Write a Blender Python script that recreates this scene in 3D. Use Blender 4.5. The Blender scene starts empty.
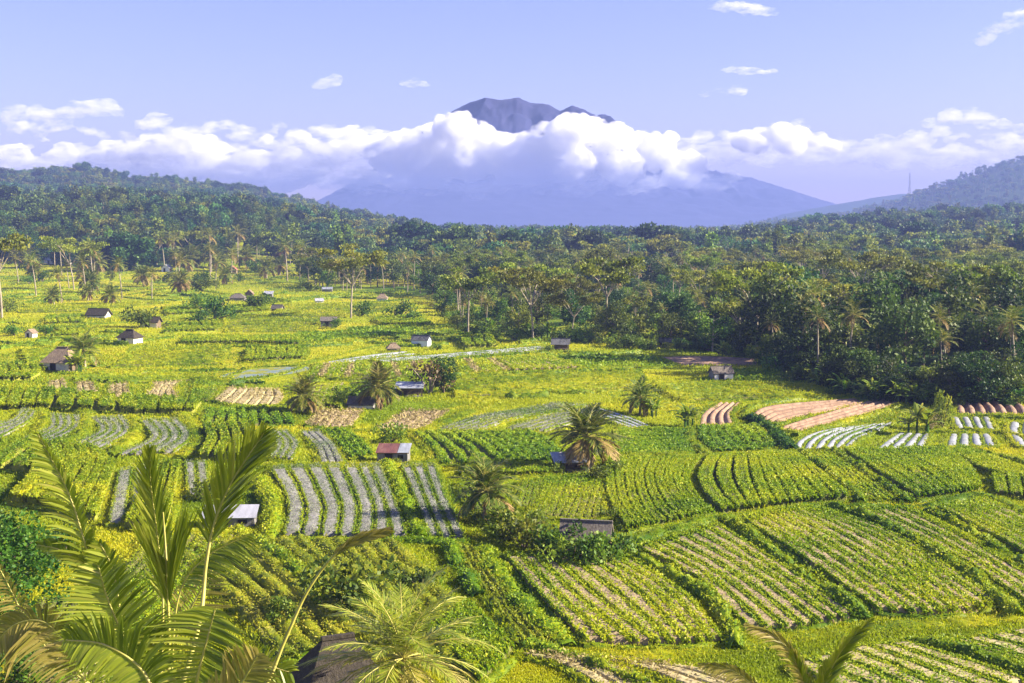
import bpy, math, random
import numpy as np
from mathutils import Vector, Matrix

rng = np.random.default_rng(11)
random.seed(11)
scene = bpy.context.scene
COL = scene.collection
R = math.radians

# ------------------------------------------------------------------ camera
W, H = 1024, 683
F = 1300.0
CAM_Z = 24.0
HOR = 225.0
PITCH = math.atan((341.5 - HOR) / F)
cp, sp = math.cos(PITCH), math.sin(PITCH)
cam = bpy.data.cameras.new("camera")
cam.sensor_width = 36.0
cam.lens = F * 36.0 / W
cam.clip_start = 0.5
cam.clip_end = 60000
cam_o = bpy.data.objects.new("camera", cam)
COL.objects.link(cam_o)
cam_o.location = (0, 0, CAM_Z)
cam_o.rotation_euler = (math.pi / 2 - PITCH, 0, 0)
scene.camera = cam_o


def ray(px, py):
    px = np.asarray(px, float); py = np.asarray(py, float)
    a = (px - 512.0) / F
    b = (341.5 - py) / F
    return np.stack([a, cp + b * sp, -sp + b * cp], -1)


# ------------------------------------------------------------------ noise
def _hash(ix, iy, seed):
    n = (ix.astype(np.int64) * 374761393 + iy.astype(np.int64) * 668265263 + seed * 1274126177) & 0xFFFFFFFF
    n = ((n ^ (n >> 13)) * 1274126177) & 0xFFFFFFFF
    return ((n ^ (n >> 16)) & 0xFFFF) / 65535.0


def noise2(x, y, seed=0):
    x = np.asarray(x, float); y = np.asarray(y, float)
    ix = np.floor(x); iy = np.floor(y)
    fx = x - ix; fy = y - iy
    fx = fx * fx * (3 - 2 * fx); fy = fy * fy * (3 - 2 * fy)
    a = _hash(ix, iy, seed); b = _hash(ix + 1, iy, seed)
    c = _hash(ix, iy + 1, seed); d = _hash(ix + 1, iy + 1, seed)
    return (a * (1 - fx) + b * fx) * (1 - fy) + (c * (1 - fx) + d * fx) * fy


def fbm(x, y, seed=0, o=4):
    s = 0; a = 0.5
    for i in range(o):
        s = s + a * noise2(x * 2 ** i, y * 2 ** i, seed + i); a *= 0.5
    return s / (1 - 0.5 ** o)


def noise3(p, seed=0):
    x, y, z = p[:, 0], p[:, 1], p[:, 2]
    iz = np.floor(z); fz = z - iz; fz = fz * fz * (3 - 2 * fz)
    a = noise2(x + iz * 17.13, y + iz * 31.7, seed)
    b = noise2(x + (iz + 1) * 17.13, y + (iz + 1) * 31.7, seed)
    return a * (1 - fz) + b * fz


def sstep(a, b, x):
    t = np.clip((x - a) / (b - a), 0, 1)
    return t * t * (3 - 2 * t)


# ------------------------------------------------------------------ terrain
def ridge(d, u, d0, prof, wf, wb, tree):
    px = 512 + u * F
    xs = [p[0] for p in prof]; ys = [p[1] for p in prof]
    top = CAM_Z + (HOR - np.interp(px, xs, ys)) / F * d0 - tree
    f = np.where(d < d0, np.exp(-((d - d0) / wf) ** 2), np.exp(-((d - d0) / wb) ** 2))
    return np.maximum(top, 0) * f


RL = [(-400, 168), (-150, 174), (0, 183), (90, 179), (130, 188), (200, 191), (300, 201), (400, 213), (500, 229), (560, 238), (640, 246)]
RR = [(660, 240), (700, 231), (760, 221), (800, 216), (850, 211), (900, 198), (940, 182), (980, 168), (1024, 155), (1060, 151), (1100, 153), (1400, 165)]
RM = [(740, 226), (780, 212), (830, 203), (870, 195), (900, 191), (940, 195), (1000, 200), (1200, 200)]
RN = [(640, 244), (700, 236), (760, 225), (830, 214), (880, 211), (940, 205), (1024, 208), (1200, 202), (1500, 200)]


def height(x, y):
    x = np.asarray(x, float); y = np.asarray(y, float)
    d = np.maximum(y, 1.0)
    u = x / np.maximum(d, 30)
    t = (60 - y) * 0.28
    z = np.where(t > 12, t, np.log1p(np.exp(np.clip(t, -30, 12) * 2.2)) / 2.2)
    amp = sstep(60, 100, y)
    z = z + amp * (1.5 * (noise2(x / 48 + 3.1, y / 48 + 7.7, 5) - .5) + .35 * (noise2(x / 17, y / 17, 9) - .5))
    z = z + sstep(620, 1150, y) * 34 * sstep(-0.01, -0.28, u)
    if y.size == 0 or y.max() < 600:
        return z
    gate = sstep(600, 750, y)
    far = gate * np.maximum.reduce([
        ridge(d, u, 2200, RL, 560, 900, 33), ridge(d, u, 1500, RN, 420, 700, 20),
        ridge(d, u, 3600, RR, 800, 900, 14), ridge(d, u, 5600, RM, 500, 600, 12)])
    rough = sstep(900, 1800, y) * (fbm(x / 260, y / 260, 21) - .5) * 22
    return z + far + rough * (0.3 + np.minimum(far, 90) / 220)


def _march(r, lift=0.0):
    t = np.full(r.shape[:-1], 20.0)
    lo = np.full(t.shape, 15.0); hi = np.full(t.shape, 9000.0)
    done = np.zeros(t.shape, bool)
    s = 15.0
    while s < 9000:
        s2 = s * 1.03
        hit = (~done) & (CAM_Z + r[..., 2] * s2 < height(r[..., 0] * s2, r[..., 1] * s2) + lift)
        lo[hit] = s; hi[hit] = s2; done |= hit
        s = s2
        if done.all(): break
    return lo, hi


def _bisect(r, lo, hi, n):
    for _ in range(n):
        m = (lo + hi) / 2
        below = CAM_Z + r[..., 2] * m < height(r[..., 0] * m, r[..., 1] * m)
        hi = np.where(below, m, hi); lo = np.where(below, lo, m)
    return (lo + hi) / 2


_LX = np.arange(-200, 1225, 8.0); _LY = np.arange(236, 765, 3.0)
_gx, _gy = np.meshgrid(_LX, _LY)
_r = ray(_gx, _gy)
_LUT = np.log(_bisect(_r, *_march(_r), 8))


def unproj(px, py):
    """where the sight line through a photo pixel meets the terrain"""
    px = np.clip(np.asarray(px, float), -199, 1215); py = np.clip(np.asarray(py, float), 236.1, 760)
    r = ray(px, py)
    i = np.minimum(((px - _LX[0]) / 8).astype(int), len(_LX) - 2); j = np.minimum(((py - _LY[0]) / 3).astype(int), len(_LY) - 2)
    fx = (px - _LX[0]) / 8 - i; fy = (py - _LY[0]) / 3 - j
    q = np.stack([_LUT[j, i], _LUT[j, i + 1], _LUT[j + 1, i], _LUT[j + 1, i + 1]])
    l = (q[0] * (1 - fx) + q[1] * fx) * (1 - fy) + (q[2] * (1 - fx) + q[3] * fx) * fy
    m = _bisect(r, np.exp(np.minimum(q.min(0), l) ) * .985, np.exp(np.maximum(q.max(0), l)) * 1.015, 12)
    return np.stack([r[..., 0] * m, r[..., 1] * m, CAM_Z + r[..., 2] * m], -1)


def up1(px, py):
    p = unproj(np.array([px]), np.array([py]))[0]
    return Vector(p)


def at_dist(px, py, d):
    """point on the sight line at forward distance d"""
    r = ray(px, py)
    t = d / r[..., 1]
    return np.array([0, 0, CAM_Z]) + r * np.asarray(t)[..., None]


# ------------------------------------------------------------------ materials
def new_mat(name):
    m = bpy.data.materials.new(name)
    m.use_nodes = True
    nt = m.node_tree
    for n in list(nt.nodes):
        nt.nodes.remove(n)
    out = nt.nodes.new("ShaderNodeOutputMaterial")
    return m, nt, out


def ramp_node(nt, cols, pos=None):
    r = nt.nodes.new("ShaderNodeValToRGB")
    e = r.color_ramp.elements
    n = len(cols)
    pos = pos or [i / (n - 1) for i in range(n)]
    while len(e) < n:
        e.new(0.5)
    for i in range(n):
        e[i].position = pos[i]
        e[i].color = (*cols[i], 1)
    return r


def leaf_mat(name, cols, trans=0.35, rough=0.55, objvar=0.0, spec=0.25):
    m, nt, out = new_mat(name)
    a = nt.nodes.new("ShaderNodeAttribute"); a.attribute_name = "tint"
    r = ramp_node(nt, cols)
    nt.links.new(a.outputs["Fac"], r.inputs[0])
    col = r.outputs[0]
    if objvar > 0:
        oi = nt.nodes.new("ShaderNodeObjectInfo")
        hs = nt.nodes.new("ShaderNodeHueSaturation")
        mr = nt.nodes.new("ShaderNodeMapRange")
        mr.inputs[3].default_value = 0.5 - 0.045 * objvar * 1.2
        mr.inputs[4].default_value = 0.5 + 0.03 * objvar
        nt.links.new(oi.outputs["Random"], mr.inputs[0])
        nt.links.new(mr.outputs[0], hs.inputs["Hue"])
        m2 = nt.nodes.new("ShaderNodeMath"); m2.operation = 'MULTIPLY'; m2.inputs[1].default_value = 7.31
        m3 = nt.nodes.new("ShaderNodeMath"); m3.operation = 'FRACT'
        nt.links.new(oi.outputs["Random"], m2.inputs[0]); nt.links.new(m2.outputs[0], m3.inputs[0])
        mv = nt.nodes.new("ShaderNodeMapRange")
        mv.inputs[3].default_value = 1 - 0.45 * objvar
        mv.inputs[4].default_value = 1 + 0.5 * objvar
        nt.links.new(m3.outputs[0], mv.inputs[0])
        nt.links.new(mv.outputs[0], hs.inputs["Value"])
        nt.links.new(col, hs.inputs["Color"])
        col = hs.outputs[0]
    p = nt.nodes.new("ShaderNodeBsdfPrincipled")
    p.inputs["Roughness"].default_value = rough
    p.inputs["Specular IOR Level"].default_value = spec
    nt.links.new(col, p.inputs["Base Color"])
    if trans > 0:
        t = nt.nodes.new("ShaderNodeBsdfTranslucent")
        nt.links.new(col, t.inputs[0])
        mx = nt.nodes.new("ShaderNodeMixShader"); mx.inputs[0].default_value = trans
        nt.links.new(p.outputs[0], mx.inputs[1]); nt.links.new(t.outputs[0], mx.inputs[2])
        nt.links.new(mx.outputs[0], out.inputs[0])
    else:
        nt.links.new(p.outputs[0], out.inputs[0])
    return m


def noise_mat(name, cols, scale=1.0, detail=6, rough=0.8, bump=0.0, bscale=None, pos=None, metallic=0, coords="Object", stretch=None, spec=0.3):
    m, nt, out = new_mat(name)
    tc = nt.nodes.new("ShaderNodeTexCoord")
    src = tc.outputs[coords]
    if stretch:
        mp = nt.nodes.new("ShaderNodeMapping"); mp.inputs["Scale"].default_value = stretch
        nt.links.new(src, mp.inputs[0]); src = mp.outputs[0]
    n = nt.nodes.new("ShaderNodeTexNoise")
    n.inputs["Scale"].default_value = scale; n.inputs["Detail"].default_value = detail
    n.inputs["Roughness"].default_value = 0.65
    nt.links.new(src, n.inputs["Vector"])
    r = ramp_node(nt, cols, pos or [0.3 + 0.4 * i / (len(cols) - 1) for i in range(len(cols))])
    nt.links.new(n.outputs["Fac"], r.inputs[0])
    p = nt.nodes.new("ShaderNodeBsdfPrincipled")
    p.inputs["Roughness"].default_value = rough
    p.inputs["Metallic"].default_value = metallic
    p.inputs["Specular IOR Level"].default_value = spec
    nt.links.new(r.outputs[0], p.inputs["Base Color"])
    if bump:
        n2 = nt.nodes.new("ShaderNodeTexNoise"); n2.inputs["Scale"].default_value = bscale or scale * 4
        n2.inputs["Detail"].default_value = 5
        nt.links.new(src, n2.inputs["Vector"])
        b = nt.nodes.new("ShaderNodeBump"); b.inputs["Strength"].default_value = bump; b.inputs["Distance"].default_value = 0.1
        nt.links.new(n2.outputs["Fac"], b.inputs["Height"]); nt.links.new(b.outputs[0], p.inputs["Normal"])
    nt.links.new(p.outputs[0], out.inputs[0])
    return m


def corrugated_mat(name, cols, scale=6.0, rough=0.45):
    m, nt, out = new_mat(name)
    tc = nt.nodes.new("ShaderNodeTexCoord")
    w = nt.nodes.new("ShaderNodeTexWave"); w.bands_direction = 'X'; w.inputs["Scale"].default_value = scale
    nt.links.new(tc.outputs["Object"], w.inputs["Vector"])
    n = nt.nodes.new("ShaderNodeTexNoise"); n.inputs["Scale"].default_value = 1.3; n.inputs["Detail"].default_value = 7
    mp = nt.nodes.new("ShaderNodeMapping"); mp.inputs["Scale"].default_value = (1.6, .5, .5)
    nt.links.new(tc.outputs["Object"], mp.inputs[0]); nt.links.new(mp.outputs[0], n.inputs["Vector"])
    r = ramp_node(nt, cols, [0.3 + 0.4 * i / (len(cols) - 1) for i in range(len(cols))])
    nt.links.new(n.outputs["Fac"], r.inputs[0])
    p = nt.nodes.new("ShaderNodeBsdfPrincipled"); p.inputs["Roughness"].default_value = rough
    p.inputs["Metallic"].default_value = 0.25
    nt.links.new(r.outputs[0], p.inputs["Base Color"])
    b = nt.nodes.new("ShaderNodeBump"); b.inputs["Strength"].default_value = 0.5; b.inputs["Distance"].default_value = 0.05
    nt.links.new(w.outputs["Fac"], b.inputs["Height"]); nt.links.new(b.outputs[0], p.inputs["Normal"])
    nt.links.new(p.outputs[0], out.inputs[0])
    return m


M = {}
# crops and grasses
M['crop'] = leaf_mat("crop_leaf", [(.07, .15, .004), (.18, .29, .006), (.34, .40, .008), (.48, .47, .014)], .42)
M['dark'] = leaf_mat("dark_crop_leaf", [(.05, .13, .005), (.13, .24, .006), (.25, .35, .008), (.38, .43, .014)], .40)
M['grass'] = leaf_mat("grass_blade", [(.09, .17, .004), (.23, .30, .005), (.39, .41, .007), (.52, .46, .012)], .42)
M['grassg'] = leaf_mat("green_grass_blade", [(.06, .14, .004), (.16, .25, .006), (.30, .36, .008), (.43, .42, .014)], .42)
M['bankgreen'] = leaf_mat("bank_grass", [(.05, .12, .004), (.14, .23, .006), (.29, .35, .008), (.42, .42, .012)], .36)
M['furrow'] = leaf_mat("furrow_shade_weed", [(.02, .07, .005), (.05, .12, .007), (.10, .18, .009), (.16, .24, .012)], .25)  # leaf tones darkened to carry the shade inside furrows
M['weed'] = leaf_mat("weed_leaf", [(.10, .15, .008), (.24, .28, .010), (.38, .37, .02), (.48, .40, .06)], .4)
M['dry'] = leaf_mat("dry_plant_leaf", [(.16, .14, .05), (.30, .24, .10), (.40, .32, .14), (.30, .30, .05)], .3)
M['silver'] = leaf_mat("onion_leaf", [(.08, .13, .05), (.17, .21, .12), (.27, .28, .19), (.24, .30, .06)], .3)
# trees
M['tree'] = leaf_mat("tree_leaf", [(.012, .038, .007), (.03, .07, .010), (.065, .115, .014), (.13, .18, .022)], .3, objvar=1.0)
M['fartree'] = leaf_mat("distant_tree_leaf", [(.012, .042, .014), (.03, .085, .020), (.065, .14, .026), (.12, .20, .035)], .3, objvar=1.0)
M['treel'] = leaf_mat("light_tree_leaf", [(.035, .075, .008), (.085, .15, .012), (.16, .235, .018), (.27, .31, .03)], .33, objvar=.9)
M['albizia'] = leaf_mat("umbrella_tree_leaf", [(.05, .085, .010), (.12, .165, .016), (.20, .24, .022), (.29, .29, .032)], .35, objvar=.7)
M['palm'] = leaf_mat("palm_leaf", [(.03, .06, .008), (.08, .13, .012), (.17, .21, .02), (.32, .28, .06)], .32, objvar=.6, spec=.45)
M['palmdry'] = leaf_mat("dry_palm_leaf", [(.10, .08, .02), (.22, .17, .05), (.32, .22, .08), (.40, .28, .13)], .32, objvar=.4)
M['frond'] = leaf_mat("frond_leaflet", [(.07, .12, .010), (.19, .25, .018), (.34, .38, .035), (.48, .44, .10)], .38, rough=.4, spec=.5)
M['frondold'] = leaf_mat("old_frond_leaflet", [(.12, .13, .02), (.27, .25, .05), (.42, .34, .09), (.50, .40, .17)], .35, rough=.45)
M['banana'] = leaf_mat("banana_leaf", [(.05, .12, .010), (.12, .22, .014), (.24, .32, .02), (.38, .38, .04)], .42, rough=.4, spec=.45, objvar=.5)
M['bush'] = leaf_mat("bush_leaf", [(.02, .06, .006), (.05, .12, .010), (.11, .20, .014), (.22, .29, .02)], .36, objvar=.8)
M['brown'] = leaf_mat("brown_leaf", [(.07, .07, .02), (.15, .12, .04), (.22, .16, .06), (.20, .20, .04)], .3, objvar=.5)
M['bark'] = noise_mat("pale_bark", [(.13, .10, .07), (.30, .25, .18), (.42, .37, .29)], 1.5, stretch=(2, 2, .5), rough=.9, bump=.4)
M['barkd'] = noise_mat("brown_bark", [(.06, .045, .03), (.14, .10, .07), (.22, .17, .12)], 1.5, stretch=(2, 2, .5), rough=.9, bump=.4)
M['rachis'] = noise_mat("frond_stem_skin", [(.30, .28, .05), (.42, .38, .09), (.50, .42, .15)], 2, rough=.5)
# soils
M['soilpink'] = noise_mat("pale_pink_soil", [(.15, .105, .06), (.26, .19, .115), (.35, .265, .16), (.19, .18, .04)], 1.1, bump=.9, bscale=3.5, rough=.95, pos=[.3, .45, .56, .68])
M['soilbrown'] = noise_mat("brown_tilled_soil", [(.13, .075, .05), (.26, .165, .11), (.36, .24, .16)], .9, bump=1, bscale=3, rough=.95)
M['soilgrey'] = noise_mat("grey_onion_soil", [(.11, .10, .09), (.19, .18, .165), (.27, .26, .24), (.17, .19, .06)], .9, bump=.8, bscale=3, rough=.9, pos=[.3, .45, .58, .7])
M['soilstraw'] = noise_mat("pale_straw_soil", [(.20, .155, .07), (.31, .25, .12), (.40, .33, .18), (.22, .22, .04)], 1.0, bump=.9, bscale=3, rough=.95, pos=[.3, .45, .57, .7])
M['soildark'] = noise_mat("row_shade_soil", [(.05, .06, .015), (.10, .11, .02), (.17, .14, .05)], .9, bump=.8, bscale=3, rough=.95)  # soil darkened to put the shade between crop rows into its colour
M['soilgreen'] = noise_mat("weedy_soil", [(.10, .13, .01), (.20, .21, .02), (.30, .27, .05)], .9, bump=.8, bscale=3, rough=.95)
M['mulchw'] = noise_mat("white_plastic_sheet", [(.20, .21, .21), (.33, .34, .35), (.44, .45, .48)], 1.2, rough=.35, bump=.35, bscale=5, spec=.5)
M['mulchb'] = noise_mat("silver_plastic_sheet", [(.22, .23, .24), (.34, .35, .37), (.44, .46, .48)], 1.2, rough=.4, bump=.35, bscale=5, spec=.5)
M['netting'] = noise_mat("blue_grey_netting", [(.10, .15, .14), (.16, .21, .20), (.24, .28, .25)], .5, rough=.6)
# building materials
M['thatch'] = noise_mat("weathered_thatch", [(.10, .075, .05), (.22, .16, .11), (.32, .25, .18)], 3, stretch=(3, 1, 1), bump=.8, bscale=9, rough=.95)
M['thatchd'] = noise_mat("dark_thatch", [(.022, .018, .014), (.045, .036, .028), (.08, .066, .052)], 3, stretch=(3, 1, 1), bump=.9, bscale=10, rough=.95)
M['thatchg'] = noise_mat("grey_thatch", [(.065, .055, .048), (.13, .11, .095), (.20, .175, .15)], 3, stretch=(3, 1, 1), bump=.8, bscale=9, rough=.95)
M['whitewall'] = noise_mat("whitewashed_wall", [(.42, .39, .33), (.60, .57, .50), (.68, .65, .60)], 1.2, rough=.85, bump=.2)
M['brownwall'] = noise_mat("bamboo_wall", [(.07, .05, .03), (.15, .11, .07), (.24, .18, .11)], 2, stretch=(6, 6, .6), rough=.85, bump=.4)
M['greywall'] = noise_mat("grey_board_wall", [(.10, .095, .09), (.18, .17, .16), (.27, .26, .25)], 2, stretch=(5, 5, .6), rough=.85, bump=.4)
M['bluewall'] = noise_mat("pale_blue_sheet_wall", [(.42, .48, .58), (.55, .62, .72), (.64, .68, .74)], 1.0, rough=.6)
M['wood'] = noise_mat("weathered_wood", [(.06, .045, .03), (.13, .10, .07), (.20, .16, .12)], 3, stretch=(4, 4, .7), rough=.85)
M['metalgrey'] = corrugated_mat("grey_corrugated_metal", [(.22, .23, .25), (.34, .36, .40), (.45, .47, .52)])
M['metalwhite'] = corrugated_mat("white_corrugated_metal", [(.32, .32, .34), (.42, .42, .46), (.50, .50, .54)])
M['metalblue'] = corrugated_mat("blue_grey_corrugated_metal", [(.26, .30, .38), (.40, .44, .54), (.52, .56, .64)])
M['metalred'] = corrugated_mat("rusty_red_corrugated_metal", [(.12, .045, .03), (.20, .075, .055), (.27, .14, .10)])
M['metaldark'] = corrugated_mat("dark_corrugated_metal", [(.05, .05, .055), (.09, .09, .10), (.15, .15, .16)])
M['tile'] = noise_mat("red_roof_tile", [(.16, .06, .035), (.26, .11, .07), (.32, .16, .10)], 3, rough=.8, bump=.5)
M['steel'] = noise_mat("galvanised_steel", [(.18, .18, .19), (.28, .28, .30)], 2, rough=.5, metallic=.4)
M['doorway'] = noise_mat("dark_doorway", [(.015, .013, .011), (.03, .026, .022)], 2, rough=.9)

# ground: grass with procedural patches of fields
def ground_mat():
    m, nt, out = new_mat("meadow_ground")
    tc = nt.nodes.new("ShaderNodeTexCoord")
    n1 = nt.nodes.new("ShaderNodeTexNoise"); n1.inputs["Scale"].default_value = 0.03; n1.inputs["Detail"].default_value = 3
    mp = nt.nodes.new("ShaderNodeMapping"); mp.inputs["Scale"].default_value = (1, .6, 1)
    nt.links.new(tc.outputs["Object"], mp.inputs[0]); nt.links.new(mp.outputs[0], n1.inputs["Vector"])
    n2 = nt.nodes.new("ShaderNodeTexNoise"); n2.inputs["Scale"].default_value = 0.5; n2.inputs["Detail"].default_value = 8; n2.inputs["Roughness"].default_value = .7
    nt.links.new(tc.outputs["Object"], n2.inputs["Vector"])
    v = nt.nodes.new("ShaderNodeTexVoronoi"); v.inputs["Scale"].default_value = 0.045
    nt.links.new(mp.outputs[0], v.inputs["Vector"])
    r1 = ramp_node(nt, [(.10, .18, .006), (.23, .28, .007), (.36, .36, .010), (.43, .37, .02)], [.28, .42, .56, .72])
    ad = nt.nodes.new("ShaderNodeMath"); ad.operation = 'MULTIPLY_ADD'; ad.inputs[1].default_value = .45
    sx = nt.nodes.new("ShaderNodeSeparateColor"); nt.links.new(v.outputs["Color"], sx.inputs[0])
    nt.links.new(sx.outputs[0], ad.inputs[0])
    sc = nt.nodes.new("ShaderNodeMath"); sc.operation = 'MULTIPLY'; sc.inputs[1].default_value = .6
    nt.links.new(n1.outputs["Fac"], sc.inputs[0]); nt.links.new(sc.outputs[0], ad.inputs[2])
    nt.links.new(ad.outputs[0], r1.inputs[0])
    r2 = ramp_node(nt, [(.35, .40, .30), (.8, .85, .7), (1.15, 1.1, 1.0)], [.3, .5, .7])
    nt.links.new(n2.outputs["Fac"], r2.inputs[0])
    mx = nt.nodes.new("ShaderNodeMix"); mx.data_type = 'RGBA'; mx.blend_type = 'MULTIPLY'; mx.inputs[0].default_value = 1
    nt.links.new(r1.outputs[0], mx.inputs[6]); nt.links.new(r2.outputs[0], mx.inputs[7])
    # under the forest the ground is dark leaf litter
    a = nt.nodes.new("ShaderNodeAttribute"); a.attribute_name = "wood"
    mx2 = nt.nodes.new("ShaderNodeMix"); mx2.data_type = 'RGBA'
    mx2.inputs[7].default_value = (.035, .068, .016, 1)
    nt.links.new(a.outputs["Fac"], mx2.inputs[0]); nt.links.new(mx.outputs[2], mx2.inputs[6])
    p = nt.nodes.new("ShaderNodeBsdfPrincipled"); p.inputs["Roughness"].default_value = .95; p.inputs["Specular IOR Level"].default_value = .1
    nt.links.new(mx2.outputs[2], p.inputs["Base Color"])
    b = nt.nodes.new("ShaderNodeBump"); b.inputs["Strength"].default_value = .9; b.inputs["Distance"].default_value = .4
    nt.links.new(n2.outputs["Fac"], b.inputs["Height"]); nt.links.new(b.outputs[0], p.inputs["Normal"])
    nt.links.new(p.outputs[0], out.inputs[0])
    return m
M['ground'] = ground_mat()


# ------------------------------------------------------------------ mesh helpers
def mesh_np(name, co, faces, mats, tint=None, smooth=False, attr="tint", fm=None):
    """co (n,3); faces (m,k) with constant k, or list of such arrays"""
    me = bpy.data.meshes.new(name)
    if not isinstance(faces, list):
        faces = [faces]
    faces = [np.asarray(f, np.int32) for f in faces if len(f)]
    nl = sum(f.size for f in faces); nf = sum(len(f) for f in faces)
    me.vertices.add(len(co)); me.loops.add(nl); me.polygons.add(nf)
    me.vertices.foreach_set("co", np.ascontiguousarray(co, np.float32).ravel())
    me.loops.foreach_set("vertex_index", np.concatenate([f.ravel() for f in faces]))
    tot = np.concatenate([np.full(len(f), f.shape[1], np.int32) for f in faces])
    st = np.concatenate([[0], np.cumsum(tot)[:-1]]).astype(np.int32)
    me.polygons.foreach_set("loop_start", st)
    if smooth:
        me.polygons.foreach_set("use_smooth", np.ones(nf, bool))
    if tint is not None:
        a = me.attributes.new(attr, 'FLOAT', 'POINT')
        a.data.foreach_set("value", np.ascontiguousarray(tint, np.float32))
    for m in (mats if isinstance(mats, (list, tuple)) else [mats]):
        me.materials.append(m)
    if fm is not None:
        me.polygons.foreach_set("material_index", np.asarray(fm, np.int32))
    me.update(calc_edges=True)
    return me


def link(name, me, parent=None, **props):
    o = bpy.data.objects.new(name, me)
    COL.objects.link(o)
    if parent is not None:
        o.parent = parent
    for k, v in props.items():
        o[k] = v
    return o


def thing(name, label, cat, loc=(0, 0, 0), rz=0.0, group=None, scale=1.0):
    o = bpy.data.objects.new(name, None)
    o.empty_display_size = .3
    COL.objects.link(o)
    o.location = loc
    o.rotation_euler = (0, 0, rz)
    o.scale = (scale,) * 3
    o["label"] = label; o["category"] = cat
    if group: o["group"] = group
    return o


def norm(v):
    return v / np.maximum(np.linalg.norm(v, axis=-1, keepdims=True), 1e-9)


def rhombs(c, axis, side, L, Wd):
    """leaf shaped quads: base at c, tip at c+axis*L"""
    L = np.asarray(L)[:, None]; Wd = np.asarray(Wd)[:, None]
    v = np.stack([c, c + axis * L * .45 + side * Wd * .5, c + axis * L, c + axis * L * .45 - side * Wd * .5], 1)
    n = len(c)
    return v.reshape(-1, 3), np.arange(n * 4, dtype=np.int32).reshape(n, 4)


def rand_dirs(n, r=rng):
    v = r.normal(size=(n, 3))
    return norm(v)


def leaf_cloud(centers, L, Wd, upbias=.3, r=rng):
    """random leaf quads at centers"""
    n = len(centers)
    ax = rand_dirs(n, r); ax[:, 2] += upbias; ax = norm(ax)
    sd = norm(np.cross(ax, rand_dirs(n, r)))
    return rhombs(centers, ax, sd, L, Wd)


def tube(path, radii, k=6):
    path = np.asarray(path, float); n = len(path)
    t = np.gradient(path, axis=0); t = norm(t)
    ref = np.array([0.3, 0.9, 0.1])
    s = norm(np.cross(t, ref)); b = np.cross(t, s)
    an = np.linspace(0, 2 * np.pi, k, endpoint=False)
    ring = (np.cos(an)[None, :, None] * s[:, None] + np.sin(an)[None, :, None] * b[:, None]) * np.asarray(radii)[:, None, None]
    v = (path[:, None] + ring).reshape(-1, 3)
    i = np.arange(n - 1)[:, None] * k; j = np.arange(k)[None]
    f = np.stack([i + j, i + (j + 1) % k, i + k + (j + 1) % k, i + k + j], -1).reshape(-1, 4)
    return v, f


def merge(parts):
    vs, fs, off = [], [], 0
    for v, f in parts:
        vs.append(v); fs.append(f + off); off += len(v)
    return np.concatenate(vs), np.concatenate(fs)


def catmull(P, n):
    P = np.asarray(P, float)
    if len(P) == 2:
        return P[0] + (P[1] - P[0]) * np.linspace(0, 1, n)[:, None]
    Q = np.vstack([2 * P[0] - P[1], P, 2 * P[-1] - P[-2]])
    seg = np.linalg.norm(np.diff(P, axis=0), axis=1); s = np.concatenate([[0], np.cumsum(seg)]); s /= s[-1]
    out = []
    for t in np.linspace(0, 1, n):
        i = min(np.searchsorted(s, t, side='right') - 1, len(P) - 2)
        f = (t - s[i]) / max(s[i + 1] - s[i], 1e-9)
        p0, p1, p2, p3 = Q[i], Q[i + 1], Q[i + 2], Q[i + 3]
        out.append(.5 * (2 * p1 + (p2 - p0) * f + (2 * p0 - 5 * p1 + 4 * p2 - p3) * f ** 2 + (3 * p1 - p0 - 3 * p2 + p3) * f ** 3))
    return np.array(out)


def resample(P, step):
    P = np.asarray(P, float)
    s = np.concatenate([[0], np.cumsum(np.linalg.norm(np.diff(P, axis=0), axis=1))])
    n = max(2, int(s[-1] / step) + 1)
    t = np.linspace(0, s[-1], n)
    return np.stack([np.interp(t, s, P[:, i]) for i in range(3)], 1), s[-1]


# ------------------------------------------------------------------ world, sun, view
SUN_EL, SUN_AZ = R(29), R(-3)     # azimuth: from +X towards +Y
sdir = Vector((math.cos(SUN_EL) * math.cos(SUN_AZ), math.cos(SUN_EL) * math.sin(SUN_AZ), math.sin(SUN_EL)))
sun = bpy.data.lights.new("sun", 'SUN')
sun.energy = 5.0; sun.angle = R(.5); sun.color = (1.0, .90, .70)
sun_o = bpy.data.objects.new("sun", sun); COL.objects.link(sun_o)
sun_o.rotation_euler = sdir.to_track_quat('Z', 'Y').to_euler()
world = bpy.data.worlds.new("World"); scene.world = world
world.use_nodes = True
nt = world.node_tree
bg = nt.nodes["Background"]
sky = nt.nodes.new("ShaderNodeTexSky"); sky.sky_type = 'NISHITA'
sky.sun_disc = False
sky.sun_elevation = SUN_EL
sky.sun_rotation = math.atan2(sdir.x, sdir.y)
sky.altitude = 600; sky.air_density = 1.0; sky.dust_density = .6; sky.ozone_density = 4.5
tintn = nt.nodes.new("ShaderNodeMix"); tintn.data_type = 'RGBA'; tintn.blend_type = 'MULTIPLY'; tintn.inputs[0].default_value = 1
tintn.inputs[7].default_value = (1.25, .885, 1.10, 1)
nt.links.new(sky.outputs[0], tintn.inputs[6])
nt.links.new(tintn.outputs[2], bg.inputs[0])
bg.inputs[1].default_value = .056
vs = scene.view_settings
vs.view_transform = 'Standard'; vs.look = 'None'; vs.gamma = 1; vs.exposure = 1.88
scene.render.engine = 'CYCLES'
cy = scene.cycles
cy.use_denoising = True
try:
    cy.denoiser = 'OPENIMAGEDENOISE'
except Exception:
    pass
cy.max_bounces = 18; cy.diffuse_bounces = 3; cy.glossy_bounces = 2; cy.transmission_bounces = 4
cy.volume_bounces = 16; cy.transparent_max_bounces = 8
cy.use_adaptive_sampling = True; cy.adaptive_threshold = .02
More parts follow.
